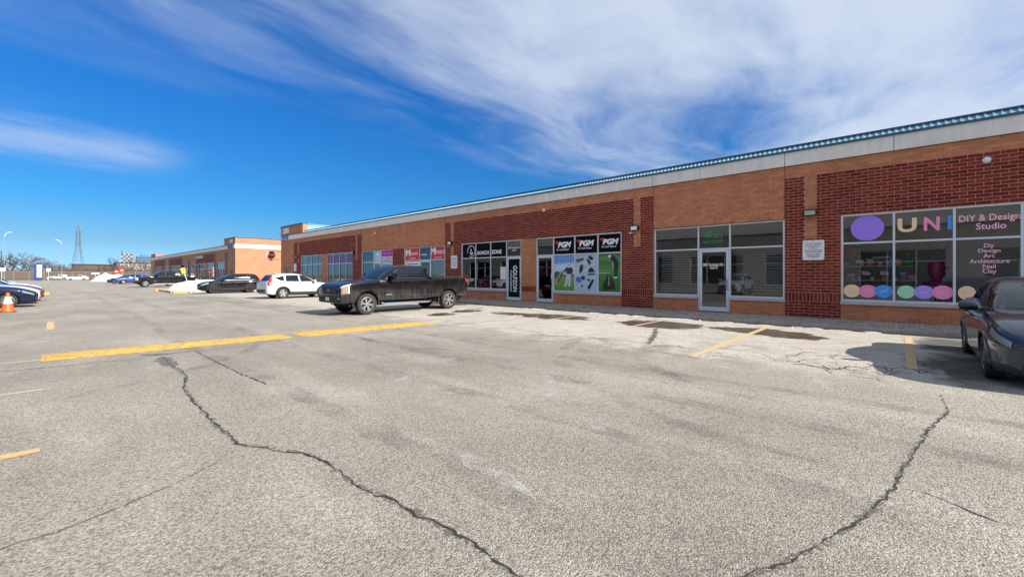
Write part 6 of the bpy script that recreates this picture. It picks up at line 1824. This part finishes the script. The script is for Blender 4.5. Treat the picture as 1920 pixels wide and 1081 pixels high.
for i in order:
    u, Y, s, k = spots[i]
    p = at(u, Y)
    tl.append(p)
    big_ = ['broad', 'slim', 'wide', 'upright'][k]
    ORD = 'first second third fourth fifth sixth seventh eighth ninth tenth eleventh twelfth thirteenth fourteenth fifteenth sixteenth seventeenth eighteenth nineteenth twentieth'.split() + ['twenty-' + q for q in 'first second third fourth fifth sixth'.split()]
    lab = 'tallest bare tree, left of the blue pylon' if s == 1.35 else '%s bare winter tree beyond the fence, %s from the left' % (big_, ORD[order.index(i)])
    t = thing('bare_tree', lab, 'tree', p, rnd.uniform(0, 6.28), 'bare trees beyond the road')
    for nm, me in zip(('trunk', 'crown'), TM[k]):
        o = link(nm, me, t); o.scale = (s * 1.12, s * 1.12, s * 1.12)
# brushwood mass behind the fence
b = MB(); rnd = random.Random(14)
for i in range(26000):
    x, y = rnd.uniform(-32, 72), rnd.uniform(208.5, 250)
    h = rnd.uniform(1.8, 5.2) * (0.7 + 0.5 * noise.noise(Vector((x * 0.08, y * 0.08, 0)))) + 0.4
    a = rnd.uniform(0, 6.283); lx, ly = rnd.gauss(0, 0.35) * h * 0.5, rnd.gauss(0, 0.35) * h * 0.5
    w = rnd.uniform(0.035, 0.11); cx_, sy_ = math.cos(a) * w, math.sin(a) * w
    b.poly([(x - cx_, y - sy_, -0.02), (x + cx_, y + sy_, -0.02), (x + lx, y + ly, h)])
    b.poly([(x + lx * .4, y + ly * .4, h * .4), (x + lx * .4 + cx_, y + ly * .4 + sy_, h * .4), (x - lx, y + ly * 1.5, h * rnd.uniform(.8, 1.1))])
o = b.build('brushwood', M_TWIG); kind(o, 'stuff'); tag(o, 'brown leafless brush behind the far fence', 'brush')
# lattice transmission tower
p = at(147, 430)
t = thing('lattice_tower', 'tall steel lattice transmission tower on the horizon', 'tower', p, 0.3)
M_STEEL = mat('galvanised_steel', (0.13, 0.15, 0.165), 0.6)
prof = [(0, 3.4), (6, 2.85), (12, 2.3), (17, 1.75), (22, 1.05), (33, 0.90)]
def half(z):
    for (za, wa), (zb, wb) in zip(prof[:-1], prof[1:]):
        if z <= zb: return wa + (wb - wa) * (z - za) / (zb - za)
    return prof[-1][1]
for sx_, sy_ in ((1, 1), (1, -1), (-1, 1), (-1, -1)):
    b = MB()
    for (za, wa), (zb, wb) in zip(prof[:-1], prof[1:]): b.tube((sx_ * wa, sy_ * wa, za - (0.05 if za == 0 else 0)), (sx_ * wb, sy_ * wb, zb), 0.11, 0.10, 5)
    b.tube((sx_ * 0.9, sy_ * 0.9, 33), (0, 0, 37.3), 0.12, 0.1, 5)
    b.build('leg', M_STEEL, t)
zs = [0.5, 3.5, 6, 9, 12, 14.5, 17, 19, 21, 23, 25, 27, 29, 31, 33]
b = MB(); c_ = ((1, 1), (1, -1), (-1, -1), (-1, 1))
for za, zb in zip(zs[:-1], zs[1:]):
    ha, hb = half(za), half(zb)
    for k in range(4):
        (ax, ay), (bx, by) = c_[k], c_[(k + 1) % 4]
        b.tube((ax * ha, ay * ha, za), (bx * hb, by * hb, zb), 0.042, 0.042, 4, caps=False); b.tube((bx * ha, by * ha, za), (ax * hb, ay * hb, zb), 0.042, 0.042, 4, caps=False)
        b.tube((ax * hb, ay * hb, zb), (bx * hb, by * hb, zb), 0.042, 0.042, 4, caps=False)
b.build('bracing', M_STEEL, t)
for zz in (24, 28.5, 32.8):
    b = MB()
    for s in (-1, 1): b.tube((-1.35, s * 0.8, zz), (1.35, s * 0.8, zz), 0.09, 0.09, 5)
    b.build('crossarm', M_STEEL, t)
# far buildings
p = at(237.7, 900); zt = zat(238, 475, 900)
t = thing('office_block', 'distant office block with a black and white chequered front', 'building', p, -0.15)
M_CHK = mat('chequer_white', (0.26, 0.27, 0.29), 0.7); M_CHD = mat('chequer_dark', (0.035, 0.045, 0.06), 0.4)
b = MB(); b.box(-6.5, 6.5, 0.0, 12, 0, zt); b.build('wall', M_CHK, t)
wm = MB(); wm.box(-1.15, 1.15, -0.10, -0.01, -1.35, 1.35); wme = wm.mesh('window', M_CHD)
for r_ in range(7):
    for c in range(5):
        if (r_ + c) % 2 == 0: link('window', wme, t, (-5.1 + c * 2.55, 0, zt - 1.9 - r_ * 3.0))
b = MB(); b.box(-6.6, -5.5, 3, 5, zt + 0.002, zt + 3.5); b.tube((-6, 4, zt), (-6, 4, zt + 6), 0.15); b.build('roof_plant', M_DKGREY, t)
p = at(271, 820); zt = zat(271, 480.5, 820)
t = thing('glass_office', 'distant blue glass office building beside the plaza roofline', 'building', p, 0)
b = MB(); b.box(-8, 8, 0, 14, 0, zt); b.build('wall', mat('blue_curtain_wall', (0.05, 0.10, 0.17), 0.3), t)
b = MB(); b.box(-3.5, 5.5, 2, 10, zt + 0.002, zt + 2.6); b.build('penthouse', mat('bright_blue_clad', (0.03, 0.20, 0.42), 0.4), t)
fl = MB(); fl.box(-8.05, 8.05, -0.06, -0.01, -0.25, 0.25); fme = fl.mesh('spandrel', mat('spandrel_grey', (0.16, 0.21, 0.27), 0.5))
for k in range(6): link('spandrel', fme, t, (0, 0, zt - 1.5 - k * 3.2))
p = at(200, 330); zt = zat(200, 497.5, 330)
t = thing('warehouse', 'long dark flat roofed warehouse behind the bare trees', 'building', p, 0)
b = MB(); b.box(-13, 14, 0, 25, 0, zt); b.build('wall', mat('brown_cladding', (0.10, 0.075, 0.065), 0.8), t); b = MB(); b.box(-13.3, 14.3, -0.3, 25.3, zt + 0.002, zt + 0.7); b.build('roof', mat('dark_fascia', (0.035, 0.037, 0.042), 0.7), t)
for k in range(6): b = MB(); b.box(-11 + k * 4, -9.4 + k * 4, -0.06, -0.01, 2.0, 3.4); b.build('window', M_CHD, t)
p = at(262, 300); zt = zat(262, 494, 300)
t = thing('low_building', 'low grey building beyond the trees below the glass office', 'building', p, 0)
b = MB(); b.box(-9, 12, 0, 20, 0, zt); b.build('wall', M_GREYWALL, t); b = MB(); b.box(-9.2, 12.2, -0.2, 20.2, zt + 0.002, zt + 0.5); b.build('roof', M_DKGREY, t)
for k in range(5): b = MB(); b.box(-7 + k * 3.6, -5.2 + k * 3.6, -0.06, -0.01, 2.2, 3.6); b.build('window', M_CHD, t)
# clipped hedge in front of the second plaza
t = thing('evergreen_hedge', 'low dark evergreen hedge at the second plaza entrance', 'hedge', at(267, 112), 0)
b = MB(); rnd = random.Random(6)
for i in range(1500):
    x, y, z = rnd.uniform(-1.4, 1.8), rnd.uniform(-0.8, 0.8), rnd.uniform(0.02, 1.15)
    a, e = rnd.uniform(0, 6.28), rnd.uniform(-1, 1); d = Vector((math.cos(a) * math.cos(e), math.sin(a) * math.cos(e), math.sin(e))); s_ = d.cross(Vector((0.3, 0.2, 1))).normalized() * 0.07
    q = Vector((x, y, z)); b.poly([q - s_, q + d * 0.18, q + s_])
b.build('foliage', mat('evergreen', (0.02, 0.035, 0.015), 0.8), t)
b = MB(); b.tube((0, 0, -0.02), (0, 0, 0.8), 0.05, 0.03, 6); b.build('stem', M_BARK, t)
